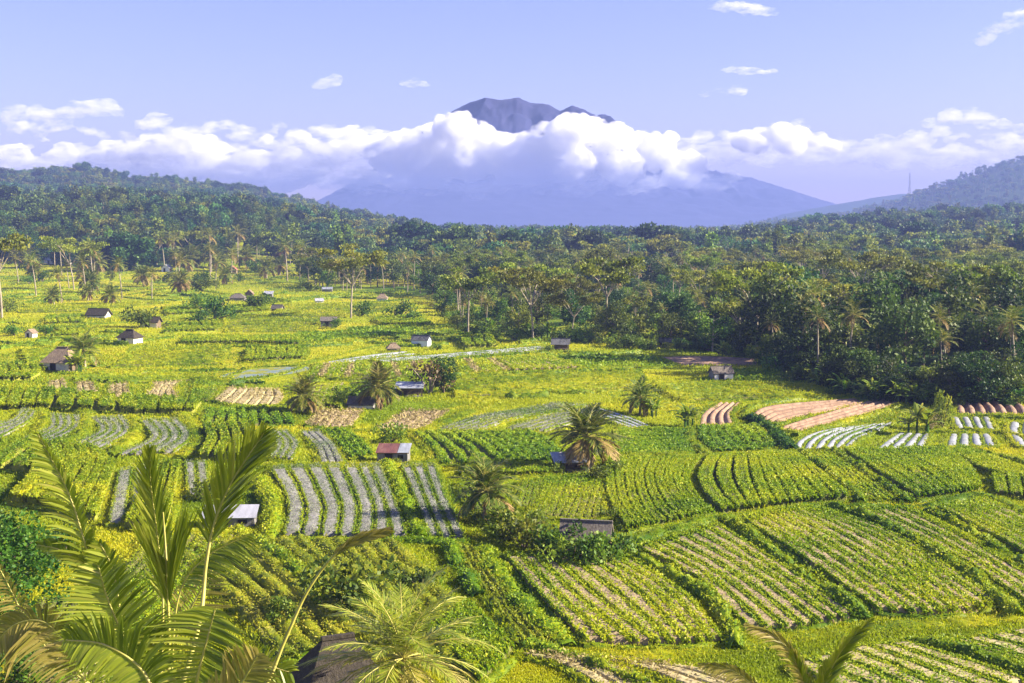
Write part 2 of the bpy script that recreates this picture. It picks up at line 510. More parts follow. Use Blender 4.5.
cy.sample_clamp_indirect = 6


# ------------------------------------------------------------------ field plots (guide curves in photo pixels, laid on the terrain)
# name, label, style, rows, guides [(x,y),...] from far left guide to far right guide, each running along the rows
FIELDS = [
 ("tanstraw", "pale straw and green rows in the bottom right corner below the long grass hedge", 6, [[(905,648),(960,665),(1030,688)],[(845,655),(900,676),(960,704)],[(790,672),(830,692),(870,710)]]),
 ("tanstraw", "pale straw and green rows between the yellow path and the corner hedge", 6, [[(1030,634),(1050,642)],[(962,645),(1000,656),(1044,672)],[(926,647),(980,662),(1040,684)]]),
 ("straw", "narrow straw coloured plot below the path, left of the bottom palm fronds", 3, [[(650,668),(700,673),(765,690)],[(600,664),(640,673),(690,692)]]),
 ("straw", "narrow brown plot below the path, right of the palm beside the thatched roof", 3, [[(585,662),(620,672),(660,692)],[(516,657),(560,669),(600,692)]]),
 ("pink", "pinkish soil plot with wavy green rows below the overgrown shed", 8, [[(503,560),(536,598),(584,648)],[(545,561),(598,610),(652,650)],[(590,561),(648,600),(692,650)],[(628,563),(684,600),(724,646)]]),
 ("pink", "pinkish soil plot with green rows between the first two curved hedges", 7, [[(634,552),(694,582),(744,632)],[(660,545),(724,580),(792,634)],[(690,536),(762,578),(830,627)],[(716,527),(782,570),(856,621)]]),
 ("mixed", "wide half green plot between the second and third curved hedges", 9, [[(742,524),(800,562),(878,616)],[(772,516),(850,562),(930,620)],[(800,512),(880,552),(970,616)],[(822,513),(902,543),(1003,610)]]),
 ("mixed", "half green plot between the third and fourth curved hedges on the right", 6, [[(850,511),(912,538),(976,573),(1045,622)],[(900,511),(960,540),(1045,590)],[(926,519),(985,550),(1042,584)]]),
 ("mixed", "green rows at the right edge above the fourth curved hedge", 5, [[(937,513),(990,540),(1045,570)],[(985,504),(1045,532)]]),
 ("green", "straight yellow green rows just behind the overgrown shed", 10, [[(548,480),(540,500),(532,518)],[(585,478),(575,503),(566,521)],[(618,482),(609,505),(608,522)]]),
 ("green", "S shaped green rows right of the overgrown shed", 9, [[(606,465),(605,482),(609,506),(626,533)],[(640,463),(634,481),(641,512),(656,529)],[(673,462),(664,483),(677,508),(692,522)],[(702,461),(690,483),(702,506),(716,519)]]),
 ("green", "bowed green rows in the middle of the large curved terrace", 9, [[(708,461),(696,483),(708,506),(722,517)],[(747,460),(753,490),(762,512)],[(774,459),(790,485),(804,507)],[(795,457),(824,480),(850,503)]]),
 ("green", "thin green strip between two dark diagonal hedges below the white plastic beds", 4, [[(814,456),(844,480),(870,503)],[(831,455),(866,480),(896,503)]]),
 ("green", "fan of green rows below the white plastic beds, right of the diagonal hedges", 9, [[(842,455),(880,480),(916,503)],[(900,455),(940,475),(968,497)],[(945,453),(970,472),(981,494)]]),
 ("green", "green rows at the right edge under the last white plastic beds", 5, [[(960,452),(1000,466),(1040,481)],[(954,458),(984,475),(1040,488)]]),
 ("green", "short upright green rows at the right edge above the path", 3, [[(990,480),(994,499)],[(1036,484),(1040,503)]]),
 ("dense", "dense square of small dark green plants right of the big coconut palm", 8, [[(618,430),(650,429),(688,431)],[(616,455),(650,456),(692,455)]]),
 ("darkg", "broad dark green wavy rows left of the white plastic beds", 7, [[(697,431),(701,443),(714,455)],[(727,430),(734,443),(750,454)],[(756,428),(768,438),(780,450)]]),
 ("white", "curving white plastic covered beds at the left end of the white terrace", 6, [[(792,452),(796,443),(815,434),(850,428)],[(822,452),(832,440),(850,432),(872,426)],[(848,452),(862,440),(880,432),(895,424)]]),
 ("white", "slanting white plastic covered beds under the banana clump", 4, [[(873,452),(885,443),(897,435)],[(924,451),(932,436)]]),
 ("white", "lower row of short white plastic beds right of the banana clump", 4, [[(944,449),(949,436)],[(998,448),(991,436)]]),
 ("white", "upper row of short white plastic beds right of the banana clump", 4, [[(956,431),(950,419)],[(996,431),(991,419)]]),
 ("white", "pair of white plastic beds at the right edge", 2, [[(1018,449),(1008,436),(1008,424)],[(1045,449),(1034,436),(1034,424)]]),
 ("brown", "rounded dark brown beds in the tree shade at the right edge", 7, [[(956,416),(955,409),(950,403)],[(1030,416),(1026,409),(1018,404)]]),
 ("brown", "long curved brown plot sweeping up to the dark tree belt", 4, [[(778,430),(830,414),(872,402),(886,394)],[(800,434),(850,421),(892,408),(908,399)]]),
 ("brown", "wide pale brown tilled plot inside the curved strip", 5, [[(750,419),(762,410),(800,405),(858,401)],[(775,426),(800,419),(835,413),(866,405)]]),
 ("brown", "small bowed brown plot above the dark green wavy rows", 4, [[(697,428),(701,416),(719,404)],[(735,427),(732,415),(742,404)]]),
 ("brown", "thin dry brown strip in front of the tree belt", 2, [[(655,358),(700,357),(755,360)],[(680,368),(720,367),(765,367)]]),
 ("darkg", "broad dark green slanting rows right of the red roofed hut", 11, [[(412,436),(427,450),(437,467)],[(455,435),(485,448),(508,466)],[(500,435),(525,448),(545,464)],[(530,434),(552,446),(562,458)]]),
 ("darkg", "dark green slanting rows left of the red roofed hut", 4, [[(314,430),(335,445),(350,461)],[(347,432),(362,443),(374,457)]]),
 ("silver", "wavy silvery onion beds right of the white roofed shed", 7, [[(268,473),(280,492),(287,515),(282,541)],[(312,471),(322,492),(330,515),(326,541)],[(354,471),(364,495),(370,515),(368,541)],[(381,470),(391,495),(401,520),(408,541)]]),
 ("silver", "three silvery onion beds left of the small leaning palm", 3, [[(400,470),(413,500),(428,541)],[(436,468),(446,500),(466,543)]]),
 ("silver", "silvery onion beds behind the tall left palm frond", 2, [[(118,476),(107,527)],[(150,470),(146,528)]]),
 ("silver", "silvery onion beds just behind the white roofed shed", 2, [[(184,466),(187,500)],[(207,466),(210,500)]]),
 ("silver", "curved grey onion terrace at the left edge", 3, [[(-15,430),(10,425),(22,413)],[(0,442),(28,426),(38,415)]]),
 ("silver", "second curved grey onion terrace from the left edge", 4, [[(20,444),(48,431),(48,416)],[(50,446),(79,431),(80,419)]]),
 ("silver", "third curved grey onion terrace from the left edge", 4, [[(63,451),(98,435),(90,421)],[(100,454),(130,435),(124,420)]]),
 ("silver", "curved grey and orange onion terrace left of the tall palm frond", 4, [[(118,459),(150,443),(138,424)],[(175,457),(191,441),(178,423)]]),
 ("silver", "short curved pinkish onion beds right of the tall palm frond", 3, [[(262,434),(276,446),(270,462)],[(288,434),(299,449),(292,463)]]),
 ("silver", "short curved onion beds left of the dark green slanting rows", 3, [[(300,434),(315,449),(321,465)],[(319,433),(335,448),(344,465)]]),
 ("straw", "upright pale tan beds on the left middle terrace", 5, [[(143,398),(151,388),(152,380)],[(182,402),(177,390),(188,379)]]),
 ("straw", "bowed pale tan beds below the dark blue grey netting", 6, [[(211,403),(220,396),(228,389)],[(245,408),(254,398),(260,391)],[(280,407),(285,398),(279,391)]]),
 ("straw", "first small stepped pale plot at the left, below the thatched hut", 3, [[(46,392),(49,383)],[(68,390),(65,381)]]),
 ("straw", "second small stepped pale plot below the thatched hut", 3, [[(76,394),(76,383)],[(99,392),(93,383)]]),
 ("straw", "third small stepped pale plot below the thatched hut", 3, [[(107,399),(108,386)],[(131,399),(129,384)]]),
 ("darkg", "short green bushy rows below the bowed tan beds", 8, [[(200,429),(206,412)],[(296,426),(288,409)]]),
 ("mound", "bushy green mounds with brown gaps behind the left palm", 6, [[(8,505),(28,482),(30,458)],[(55,512),(75,492),(90,462)],[(98,527),(107,500),(117,470)]]),
 ("mound", "clumpy green stepped rows at the left edge above the onion terraces", 10, [[(-10,413),(0,390)],[(40,411),(46,394)],[(110,414),(112,402)],[(180,417),(178,404)]]),
 ("pinkdry", "pinkish staked plot left of the low thatched hut", 4, [[(305,428),(318,412)],[(352,429),(366,412)]]),
 ("pinkdry", "grey staked plot right of the low thatched hut", 5, [[(374,431),(405,413)],[(424,432),(452,412)]]),
 ("silver", "long slanting silvery plot in the middle of the valley", 5, [[(436,433),(480,419),(560,406)],[(478,434),(520,420),(592,407)]]),
 ("silver", "short slanting silvery plot left of the big coconut palm", 4, [[(505,434),(545,421),(592,412)],[(545,435),(580,424),(602,416)]]),
 ("mulch", "silver plastic beds right of the big coconut palm crown", 4, [[(598,409),(628,418),(652,428)],[(590,416),(612,424),(632,431)]]),
 ("tan", "striped green and tan beds behind the grey roofed shelter", 14, [[(308,378),(316,366)],[(372,379),(372,365)],[(426,378),(414,364)]]),
 ("tan", "striped green beds right of the round dark tree", 5, [[(462,374),(455,362)],[(512,372),(494,361)]]),
 ("pink", "pink brown striped plot in the middle distance", 8, [[(514,373),(496,361)],[(580,370),(546,358)]]),
 ("flat", "flat dark green plot right of the pink brown striped plot", 8, [[(552,358),(620,356)],[(586,370),(640,367)]]),
 ("flat", "flat dark green plot in front of the tree belt, left of the dry strip", 7, [[(625,357),(652,357)],[(640,369),(682,368)]]),
 ("flat", "flat shaded green field left of the dark tree belt", 9, [[(735,371),(800,370),(850,378)],[(690,385),(780,386),(868,387)]]),
 ("netting", "dark blue grey netted bed in the yellow green meadow", 2, [[(226,379),(254,369),(306,366)],[(240,380),(275,376),(300,369)]]),
 ("mulch", "thin silver plastic bed above the striped tan beds", 2, [[(312,366),(367,356),(400,352)],[(330,365),(375,360),(420,356)]]),
 ("mulch", "long thin silver plastic bed running towards the dark open hut", 3, [[(372,361),(455,354),(540,347)],[(380,364),(460,358),(545,351)]]),
 ("flat", "small green rows with pale gaps in front of the far bushes", 14, [[(345,338),(350,329)],[(424,335),(412,326)]]),
 ("flat", "small green rows left of the pale far rows", 10, [[(292,343),(297,334)],[(346,341),(344,332)]]),
 ("weedy", "overgrown weedy slope rows below the silvery onion beds", 12, [[(170,560),(232,610),(280,670)],[(250,543),(310,590),(350,640)],[(330,545),(380,600),(425,670)],[(400,545),(440,590),(500,670)]]),
 ("weedy", "overgrown rows left of the pinkish plot below the shed", 4, [[(452,548),(480,590),(522,648)],[(483,553),(510,592),(560,648)]]),
 ("green", "yellow green rows around the small leaning palm", 5, [[(457,486),(472,510),(500,540)],[(500,482),(507,505),(518,534)]]),
 ("green", "short green rows between the small palm and the big palm hut", 5, [[(516,510),(523,483)],[(546,511),(556,481)]]),
 ("mound", "leafy green rows climbing the bank left of the white roofed shed", 3, [[(122,530),(140,500),(152,470)],[(168,535),(176,500),(182,468)]]),
 ("lush", "green weedy rows under the white roofed shed behind the tall fronds", 7, [[(95,600),(130,565),(150,535)],[(170,600),(205,570),(238,538)]]),
 ("mound", "bright green rows between the grey terraces and the tall palm frond", 4, [[(196,462),(206,446),(200,431)],[(254,464),(258,448),(250,431)]]),
 ("mound", "green rows between the grey terraces and the bushy mounds at the left", 6, [[(-20,470),(15,452),(30,446)],[(60,480),(66,464),(60,452)],[(112,466),(104,460),(92,454)]]),
("green", "yellow green rows on the terrace right of the small stepped plots", 6, [[(190,402),(196,382)],[(208,402),(224,386)]]),
 ("mound", "green rows between the orange grey terrace and the bowed tan beds", 5, [[(132,417),(134,403)],[(196,416),(204,406)]]),
 ("tanstraw", "pale green beds between the bowed tan beds and the striped beds", 7, [[(292,404),(300,386)],[(340,402),(346,384)]]),
 ("green", "yellow green rows between the shed rows and the dark slanting rows", 9, [[(462,476),(470,462)],[(510,478),(520,468)],[(548,477),(556,470)]]),
 ("lush", "green rows around the foot of the big coconut palm and its shelter", 6, [[(600,478),(606,464)],[(636,478),(638,461)]]),
 ("green", "yellow green rows on the slope left of the weedy rows", 6, [[(60,640),(95,612),(120,590)],[(150,650),(185,620),(205,590)]]),
 ("lush", "bright leafy rows at the lower left behind the palm fronds", 5, [[(-10,660),(20,632),(40,600)],[(52,662),(80,630),(95,605)]]),
 ("tanstraw", "pale soil rows at the bottom left under the fronds", 4, [[(10,690),(40,668),(70,655)],[(110,695),(130,672),(150,660)]]),
 ("green", "green rows between the weedy slope and the dark thatched hut", 5, [[(425,640),(455,665),(480,690)],[(470,610),(500,640),(515,655)]]),
 ("green", "striped yellow green plot in the meadow above the long silver bed", 12, [[(180,345),(186,338)],[(300,346),(302,338)]]),
 ("yellow", "striped rice plot left of the hut with dark domed thatch", 6, [[(20,352),(100,347)],[(25,362),(40,359)]]),
 ("yellow", "rice plot between the domed hut and the blue grey netting", 6, [[(140,352),(230,349)],[(110,368),(220,365)]]),
 ("yellow", "narrow rice plot in front of the far palm group", 5, [[(20,306),(170,303)],[(20,313),(80,312)]]),
 ("yellow", "rice plot beyond the egg shaped bush", 6, [[(285,306),(420,304)],[(270,318),(345,318)]]),
 ("yellow", "rice plot between the bush pair and the grey hut", 5, [[(225,318),(320,320)],[(225,333),(315,332)]]),
 ("lush", "green rows left of the staked plots beside the slim palm", 5, [[(300,404),(304,416)],[(342,412),(346,402)]]),
 ("yellow", "yellow green rice plot below the large thatched hut", 8, [[(60,381),(160,372)],[(130,384),(232,381)]]),
 ("yellow", "yellow green field in front of the grey gabled hut", 10, [[(655,388),(720,384),(860,390)],[(680,402),(740,400),(800,400)]]),
 ("yellow", "golden green rice plot right of the round dark tree", 8, [[(455,380),(540,377),(640,374)],[(455,398),(540,395),(650,388)]]),
]
# style: (soil material, leaf material, row width frac, height, leaves per m2, leaf size, relief, border)
BEDS = {'pink': (.72, False), 'mixed': (.55, False), 'green': (.45, False), 'straw': (.6, False), 'silver': (.35, True), 'tan': (.4, False), 'tanstraw': (.5, False), 'pinkdry': (.4, False), 'lush': (.3, False), 'mound': (.3, False)}
EDGE = {'pink': (.35, .18, .20, 'crop'), 'mixed': (.35, .18, .20, 'crop'), 'green': (.28, .22, .26, 'crop'), 'lush': (.25, .24, .34, 'grassg'), 'silver': (.36, .17, .18, 'grassg'), 'tanstraw': (.35, .17, .17, 'crop'),
        'mound': (.25, .20, .40, 'grass'), 'tan': (.34, .2, .2, 'crop')}
STYLE = {
 'mound': ('soilgreen', 'grassg', .56, .45, 110, .17, .9, 'grass'),
 'straw': ('soilstraw', 'dry', .70, .16, 34, .15, .34, 'grass'),
 'tanstraw': ('soilstraw', 'crop', .74, .18, 80, .14, .46, 'grass'),
 'pink': ('soilpink', 'crop', .74, .22, 80, .15, .52, 'grassg'),
 'mixed': ('soilpink', 'crop', .74, .22, 95, .15, .52, 'grassg'),
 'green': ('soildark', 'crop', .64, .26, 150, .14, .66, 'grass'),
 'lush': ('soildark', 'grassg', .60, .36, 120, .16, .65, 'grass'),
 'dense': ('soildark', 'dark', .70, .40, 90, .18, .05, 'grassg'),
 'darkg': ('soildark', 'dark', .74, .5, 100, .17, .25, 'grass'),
 'bushy': ('soilbrown', 'bankgreen', .66, 1.0, 100, .18, .2, 'grass'),
 'white': ('soilgreen', None, .70, .3, 0, .2, .05, 'grass'),
 'mulch': ('soilgreen', None, .74, .25, 0, .2, .05, 'grass'),
 'netting': ('soilgreen', None, .98, .2, 0, .2, .02, 'grass'),
 'brown': ('soilbrown', None, .5, .3, 0, .2, .42, 'grass'),
 'silver': ('soilgrey', 'silver', .62, .22, 80, .16, .55, 'grass'),
 'pinkdry': ('soilpink', 'dry', .7, .4, 40, .2, .3, 'grass'),
 'tan': ('soilstraw', 'crop', .75, .2, 60, .2, .3, 'grass'),
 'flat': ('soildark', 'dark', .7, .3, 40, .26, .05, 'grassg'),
 'weedy': ('soilgreen', 'weed', .76, .4, 130, .12, .35, 'grass'),
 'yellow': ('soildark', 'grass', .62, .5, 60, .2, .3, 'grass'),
}


def row_leaves(P, width, hgt, dens, size, r, lean=.5, blade=False, core=True):
    """a low hedge along the world polyline P: a lumpy dense heart and leaf quads over it"""
    Q, L = resample(P, .35)
    n = int(L * max(width, .25) * dens) + 6
    t = r.random(n) * (len(Q) - 1)
    i = np.minimum(t.astype(int), len(Q) - 2); f = (t - i)[:, None]
    c = Q[i] * (1 - f) + Q[i + 1] * f
    tan = norm(Q[i + 1] - Q[i]); sd = np.stack([tan[:, 1], -tan[:, 0], np.zeros(n)], 1)

    def shape(x, y):
        ph = noise2(x * 1.1, y * 1.1, 3)
        return ph, noise2(x * .5 + 40, y * .5, 8), (noise2(x * .35, y * .35, 17) - .5) * width * .35
    ph, gap, wob = shape(c[:, 0], c[:, 1])
    a = r.uniform(-1, 1, n); b = r.random(n) ** .5
    hh = hgt * (.5 + .8 * ph) * np.sqrt(np.clip(1 - a * a * .85, 0, 1))
    c = c + sd * (a * width * .5 * (.7 + .6 * ph) + wob)[:, None]
    c[:, 2] += b * hh
    keep = (gap > .16) | (r.random(n) < .35)
    c = c[keep]; b = b[keep]; a = a[keep]; sd = sd[keep]; n = len(c)
    sz = size * r.uniform(.6, 1.4, n)
    ax = rand_dirs(n, r); ax[:, 2] = np.abs(ax[:, 2]) * (1.6 if blade else .7); ax = norm(ax + sd * (a * .5)[:, None])
    s = norm(np.cross(ax, rand_dirs(n, r)))
    v, fc = rhombs(c, ax, s, sz, sz * (.28 if blade else .62))

    def patchf(x, y):
        return (fbm(x / 7 + 11, y / 7, 31, 3) - .5) * .9
    tint = np.repeat(np.clip(patchf(c[:, 0], c[:, 1]) + .28 + .30 * b + r.normal(0, .16, n), 0, 1), 4)
    if core:
        Q2, _ = resample(P, max(.4, size * 1.6))
        tq = norm(np.gradient(Q2, axis=0)); sq = np.stack([tq[:, 1], -tq[:, 0], 0 * tq[:, 0]], 1)
        ph2, gap2, wob2 = shape(Q2[:, 0], Q2[:, 1])
        live = np.where(gap2 > .16, 1, .35)
        cs = np.array([(-.96, -.06), (-.78, .45), (-.36, .80), (.1, .88), (.5, .72), (.84, .40), (.98, -.06)])
        k = len(cs)
        lat = cs[None, :, 0] * (width * .44 * (.75 + .5 * ph2) * live)[:, None] + wob2[:, None]
        V = Q2[:, None] + sq[:, None] * lat[..., None]
        hz_ = cs[None, :, 1] * (hgt * (.5 + .8 * ph2) * live * .95)[:, None]
        V[..., 2] += hz_
        V += r.normal(0, 1, V.shape) * min(.1, .16 * hgt) * np.array([.6, .6, 1]) * (cs[None, :, 1:2] > 0)
        m = len(Q2)
        ii, jj = np.meshgrid(np.arange(m - 1), np.arange(k - 1), indexing='ij')
        F_ = np.stack([ii * k + jj, ii * k + jj + 1, (ii + 1) * k + jj + 1, (ii + 1) * k + jj], -1).reshape(-1, 4)
        V = V.reshape(-1, 3)
        tc = np.clip(patchf(V[:, 0], V[:, 1]) + .30 + r.normal(0, .2, len(V)), 0, 1)
        fc = np.concatenate([fc, F_ + len(v)]); v = np.concatenate([v, V]); tint = np.concatenate([tint, tc])
    return v, fc, tint


FIELD_POLYS = []
BUNDS_DONE = []


def inside(px, py, poly):
    poly = np.asarray(poly); x, y = np.asarray(px), np.asarray(py)
    c = np.zeros(x.shape, bool); j = len(poly) - 1
    for i in range(len(poly)):
        xi, yi = poly[i]; xj, yj = poly[j]
        m = ((yi > y) != (yj > y)) & (x < (xj - xi) * (y - yi) / (yj - yi + 1e-12) + xi)
        c ^= m; j = i
    return c


def in_trees(px, py):
    lim = np.interp(px, [285, 300, 430, 462, 520, 580, 650, 700, 752], [262, 284, 304, 330, 338, 344, 350, 352, 364])
    return bool((py < lim + 3).any())


def build_field(style, label, nrow, guides):
    soil, leafm, wf, hgt, dens, size, relief, border = STYLE[style]
    K = 28
    G = [catmull(g, K) for g in guides]
    poly = np.vstack([G[0], np.array([g[-1] for g in G[1:]]), G[-1][::-1], np.array([g[0] for g in G[::-1][1:-1]]).reshape(-1, 2)])
    FIELD_POLYS.append(poly)
    GW = [unproj(g[:, 0], g[:, 1]) for g in G]
    ng = len(GW); gs = np.linspace(0, 1, ng)
    GW = np.array(GW)                       # ng,K,3

    def line(s):
        k = min(int(s * (ng - 1)), ng - 2) if ng > 1 else 0
        f = s * (ng - 1) - k
        p = GW[k] * (1 - f) + GW[k + 1] * f
        p = p.copy(); p[:, 2] = height(p[:, 0], p[:, 1])
        return p
    mid = line(.5)
    cen = mid.mean(0); dist = cen[1]
    wid = np.linalg.norm(np.diff(GW[:, K // 2], axis=0), axis=1).sum()
    sp_ = wid / nrow
    r = np.random.default_rng(abs(hash(label)) % 1000 if False else sum(map(ord, label)))
    root = thing("vegetable_plot", label, "vegetable plot", tuple(cen), group="farm plots on the valley floor")
    o3 = np.array(cen)
    # soil sheet with raised beds
    fr_ = np.array([0, .065, .12, .17, .22, .36, .5, .64, .78, .83, .88, .935])
    ss = np.concatenate([(np.arange(nrow)[:, None] + fr_[None]).ravel() / nrow, [1.0]])
    S = len(ss)
    rows = np.array([line(s) for s in ss])      # S,K,3
    e_ = np.abs((ss * nrow + 1e-9) % 1.0); e_ = np.minimum(e_, 1 - e_) * 2
    prof = (sstep(.24, .44, e_) if style in ('mound', 'lush') else sstep(.13, .30, e_)) * (.9 + .1 * e_)
    if style in ('brown',): prof = .5 - .5 * np.cos(np.pi * np.clip(e_ * 1.25, 0, 1))
    jit = (noise2(rows[..., 0] * .8, rows[..., 1] * .8, 4) - .5) * .12
    rows[..., 2] += .07 + relief * prof[:, None] * min(1, sp_ / 1.3) + jit * .5
    for q_ in (0, -1):
        rows[:, q_, 2] = height(rows[:, q_, 0], rows[:, q_, 1]) - .12
    v = rows.reshape(-1, 3)
    i, j = np.meshgrid(np.arange(S - 1), np.arange(K - 1), indexing='ij')
    f = np.stack([i * K + j, i * K + j + 1, (i + 1) * K + j + 1, (i + 1) * K + j], -1).reshape(-1, 4)
    n = np.cross(v[f[0, 1]] - v[f[0, 0]], v[f[0, 2]] - v[f[0, 0]])
    if n[2] < 0: f = f[:, ::-1]
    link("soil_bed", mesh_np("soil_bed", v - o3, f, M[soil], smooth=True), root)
    lod = max(1.0, dist / 110)
    for q in range(nrow):
        s = (q + .5) / nrow
        P = line(s); P[:, 2] += .05 + relief * .8 * min(1, sp_ / 1.3)
        if style in ('white', 'mulch', 'netting'):
            hw = sp_ * wf / 2 * (1.2 if style == 'white' else 1)
            Q, L = resample(P, .8)
            tan = norm(np.gradient(Q, axis=0)); sd = np.stack([tan[:, 1], -tan[:, 0], 0 * tan[:, 0]], 1)
            prof_ = np.array([(-1, -.25), (-.85, .08), (-.45, .2), (0, .24), (.45, .2), (.85, .08), (1, -.25)])
            wv = hw * (1 + .12 * (noise2(Q[:, 0] * .8, Q[:, 1] * .8, 77 + q) - .5))
            vv = Q[:, None] + sd[:, None] * (prof_[None, :, 0] * wv[:, None])[..., None]
            vv[..., 2] += prof_[None, :, 1] * (.08 if style == 'netting' else 1) + .05 * (noise2(vv[..., 0] * 2, vv[..., 1] * 2, 6) - .5)
            m_ = len(prof_); nn = len(Q)
            ii, jj = np.meshgrid(np.arange(nn - 1), np.arange(m_ - 1), indexing='ij')
            ff = np.stack([ii * m_ + jj, ii * m_ + jj + 1, (ii + 1) * m_ + jj + 1, (ii + 1) * m_ + jj], -1).reshape(-1, 4)
            vv = vv.reshape(-1, 3)
            nz = np.cross(vv[ff[len(ff) // 2, 1]] - vv[ff[len(ff) // 2, 0]], vv[ff[len(ff) // 2, 2]] - vv[ff[len(ff) // 2, 0]])
            if nz[2] < 0: ff = ff[:, ::-1]
            link("plastic_strip" if style != 'netting' else "netting_strip", mesh_np("plastic_strip", vv - o3, ff, M['mulchw' if style == 'white' else 'mulchb' if style == 'mulch' else 'netting'], smooth=True), root)
            continue
        if leafm is None:
            continue
        lm = leafm
        if style == 'tan' and q % 3 == 1: lm = 'dry'
        if style == 'flat': lm = 'dark'
        hg = hgt * min(1, sp_ / 1.0 + .25)
        if style in BEDS and sp_ > .55:
            edge, blade = BEDS[style]
            hw_ = .5 * wf
            A_ = resample(line(s - hw_ / nrow), .4)[0]; B_ = resample(line(s + hw_ / nrow), .4)[0]
            L_ = np.linalg.norm(np.diff(P, axis=0), axis=1).sum()
            n_ = int(L_ * sp_ * wf * dens / lod ** 1.6) + 6
            t_ = r.random(n_); u_ = r.uniform(-1, 1, n_)
            ed = r.random(n_) < edge
            u_ = np.where(ed, np.sign(u_) * (1 - .32 * r.random(n_)), u_)
            pa = A_[np.minimum((t_ * (len(A_) - 1) + .5 * 0).astype(int), len(A_) - 1)]; pb = B_[np.minimum((t_ * (len(B_) - 1)).astype(int), len(B_) - 1)]
            c_ = pa + (pb - pa) * ((u_ + 1) / 2)[:, None]
            c_[:, :2] += r.normal(0, .08, (n_, 2)) * min(1, sp_ / 1.3)
            thin = fbm(c_[:, 0] / 3.1, c_[:, 1] / 3.1, 12, 3)
            kp = (thin > .34) | (r.random(n_) < .4)
            c_ = c_[kp]; u_ = u_[kp]; ed = ed[kp]; n_ = len(c_)
            grow = .6 + .8 * fbm(c_[:, 0] / 5, c_[:, 1] / 5, 23, 2)
            c_[:, 2] = height(c_[:, 0], c_[:, 1]) + .07 + relief * min(1, sp_ / 1.3) * (1 - .45 * (np.abs(u_) > .88)) + hg * r.random(n_) * grow * np.where(ed, 1.0, .55)
            sz_ = size * lod ** .8 * r.uniform(.6, 1.4, n_) * grow
            ax_ = rand_dirs(n_, r); ax_[:, 2] = np.abs(ax_[:, 2]) * (1.5 if blade else .6); ax_ = norm(ax_)
            sd_ = norm(np.cross(ax_, rand_dirs(n_, r)))
            vv, ff = rhombs(c_, ax_, sd_, sz_, sz_ * (.28 if blade else .65))
            pt_ = (fbm(c_[:, 0] / 7 + 11, c_[:, 1] / 7, 31, 3) - .5) * 1.0
            tt = np.repeat(np.clip(.45 + pt_ + .1 * ed + r.normal(0, .17, n_), 0, 1), 4)
        else:
            vv, ff, tt = row_leaves(P, max(sp_ * wf, .3), hg, dens / lod ** 1.6, size * lod ** .8, r, blade=style in ('silver', 'yellow'), core=style not in ('silver', 'straw', 'pinkdry'))
        if style in EDGE and sp_ > .8:
            eo, ew, eh, em = EDGE[style]
            ps = []
            for k_ in (-1, 1):
                PE = line(s + k_ * eo / nrow); PE[:, 2] += .02 + relief * .86 * min(1, sp_ / 1.3)
                ps.append(row_leaves(PE, sp_ * ew, eh, 120 / lod ** 1.6, .14 * lod ** .8, r))
            of_ = np.cumsum([0] + [len(p[0]) for p in ps[:-1]])
            link("edge_foliage", mesh_np("edge_foliage", np.concatenate([p[0] for p in ps]) - o3, np.concatenate([p[1] + o_ for p, o_ in zip(ps, of_)]), M[em], tint=np.concatenate([p[2] for p in ps])), root)
        link("crop_foliage", mesh_np("crop_foliage", vv - o3, ff, M[lm], tint=tt), root)
    if style in ('white', 'mulch') and nrow > 1 and sp_ > .8:
        for q in range(1, nrow):
            P = line(q / nrow); P[:, 2] += .04
            shaded_furrow = style in ('pink', 'mixed', 'tanstraw', 'green')  # picks the weed with furrow shade in its colour
            vv, ff, tt = row_leaves(P, sp_ * (.20 if shaded_furrow else .26), .22 if shaded_furrow else .32, (130 if shaded_furrow else 90) / lod ** 1.6, (.13 if shaded_furrow else .18) * lod ** .8, r, blade=not shaded_furrow)
            link("furrow_grass", mesh_np("furrow_grass", vv - o3, ff, M['furrow' if shaded_furrow else 'grassg'], tint=tt), root)
    # grassy border around the plot
    bw = .75 if style in ('pink', 'mixed') else .95
    bh = .38
    if style == 'white': bw, bh = .6, .4
    e0 = np.array([line(s)[0] for s in np.linspace(0, 1, 12)]); e1 = np.array([line(s)[-1] for s in np.linspace(0, 1, 12)])
    parts = []
    for P, k in ((line(0), 1), (line(1), 1), (e0, 1), (e1, 1)):
        parts.append(row_leaves(P, bw, bh, 80 / lod ** 1.6, .22 * lod ** .8, r, blade=True))
    vv = np.concatenate([p[0] for p in parts]); off = np.cumsum([0] + [len(p[0]) for p in parts[:-1]])
    ff = np.concatenate([p[1] + o for p, o in zip(parts, off)]); tt = np.concatenate([p[2] for p in parts])
    link("grass_border", mesh_np("grass_border", vv - o3, ff, M[border], tint=tt), root)
    return root


for st, lab, nr, gd in FIELDS:
    build_field(st, lab, nr, gd)

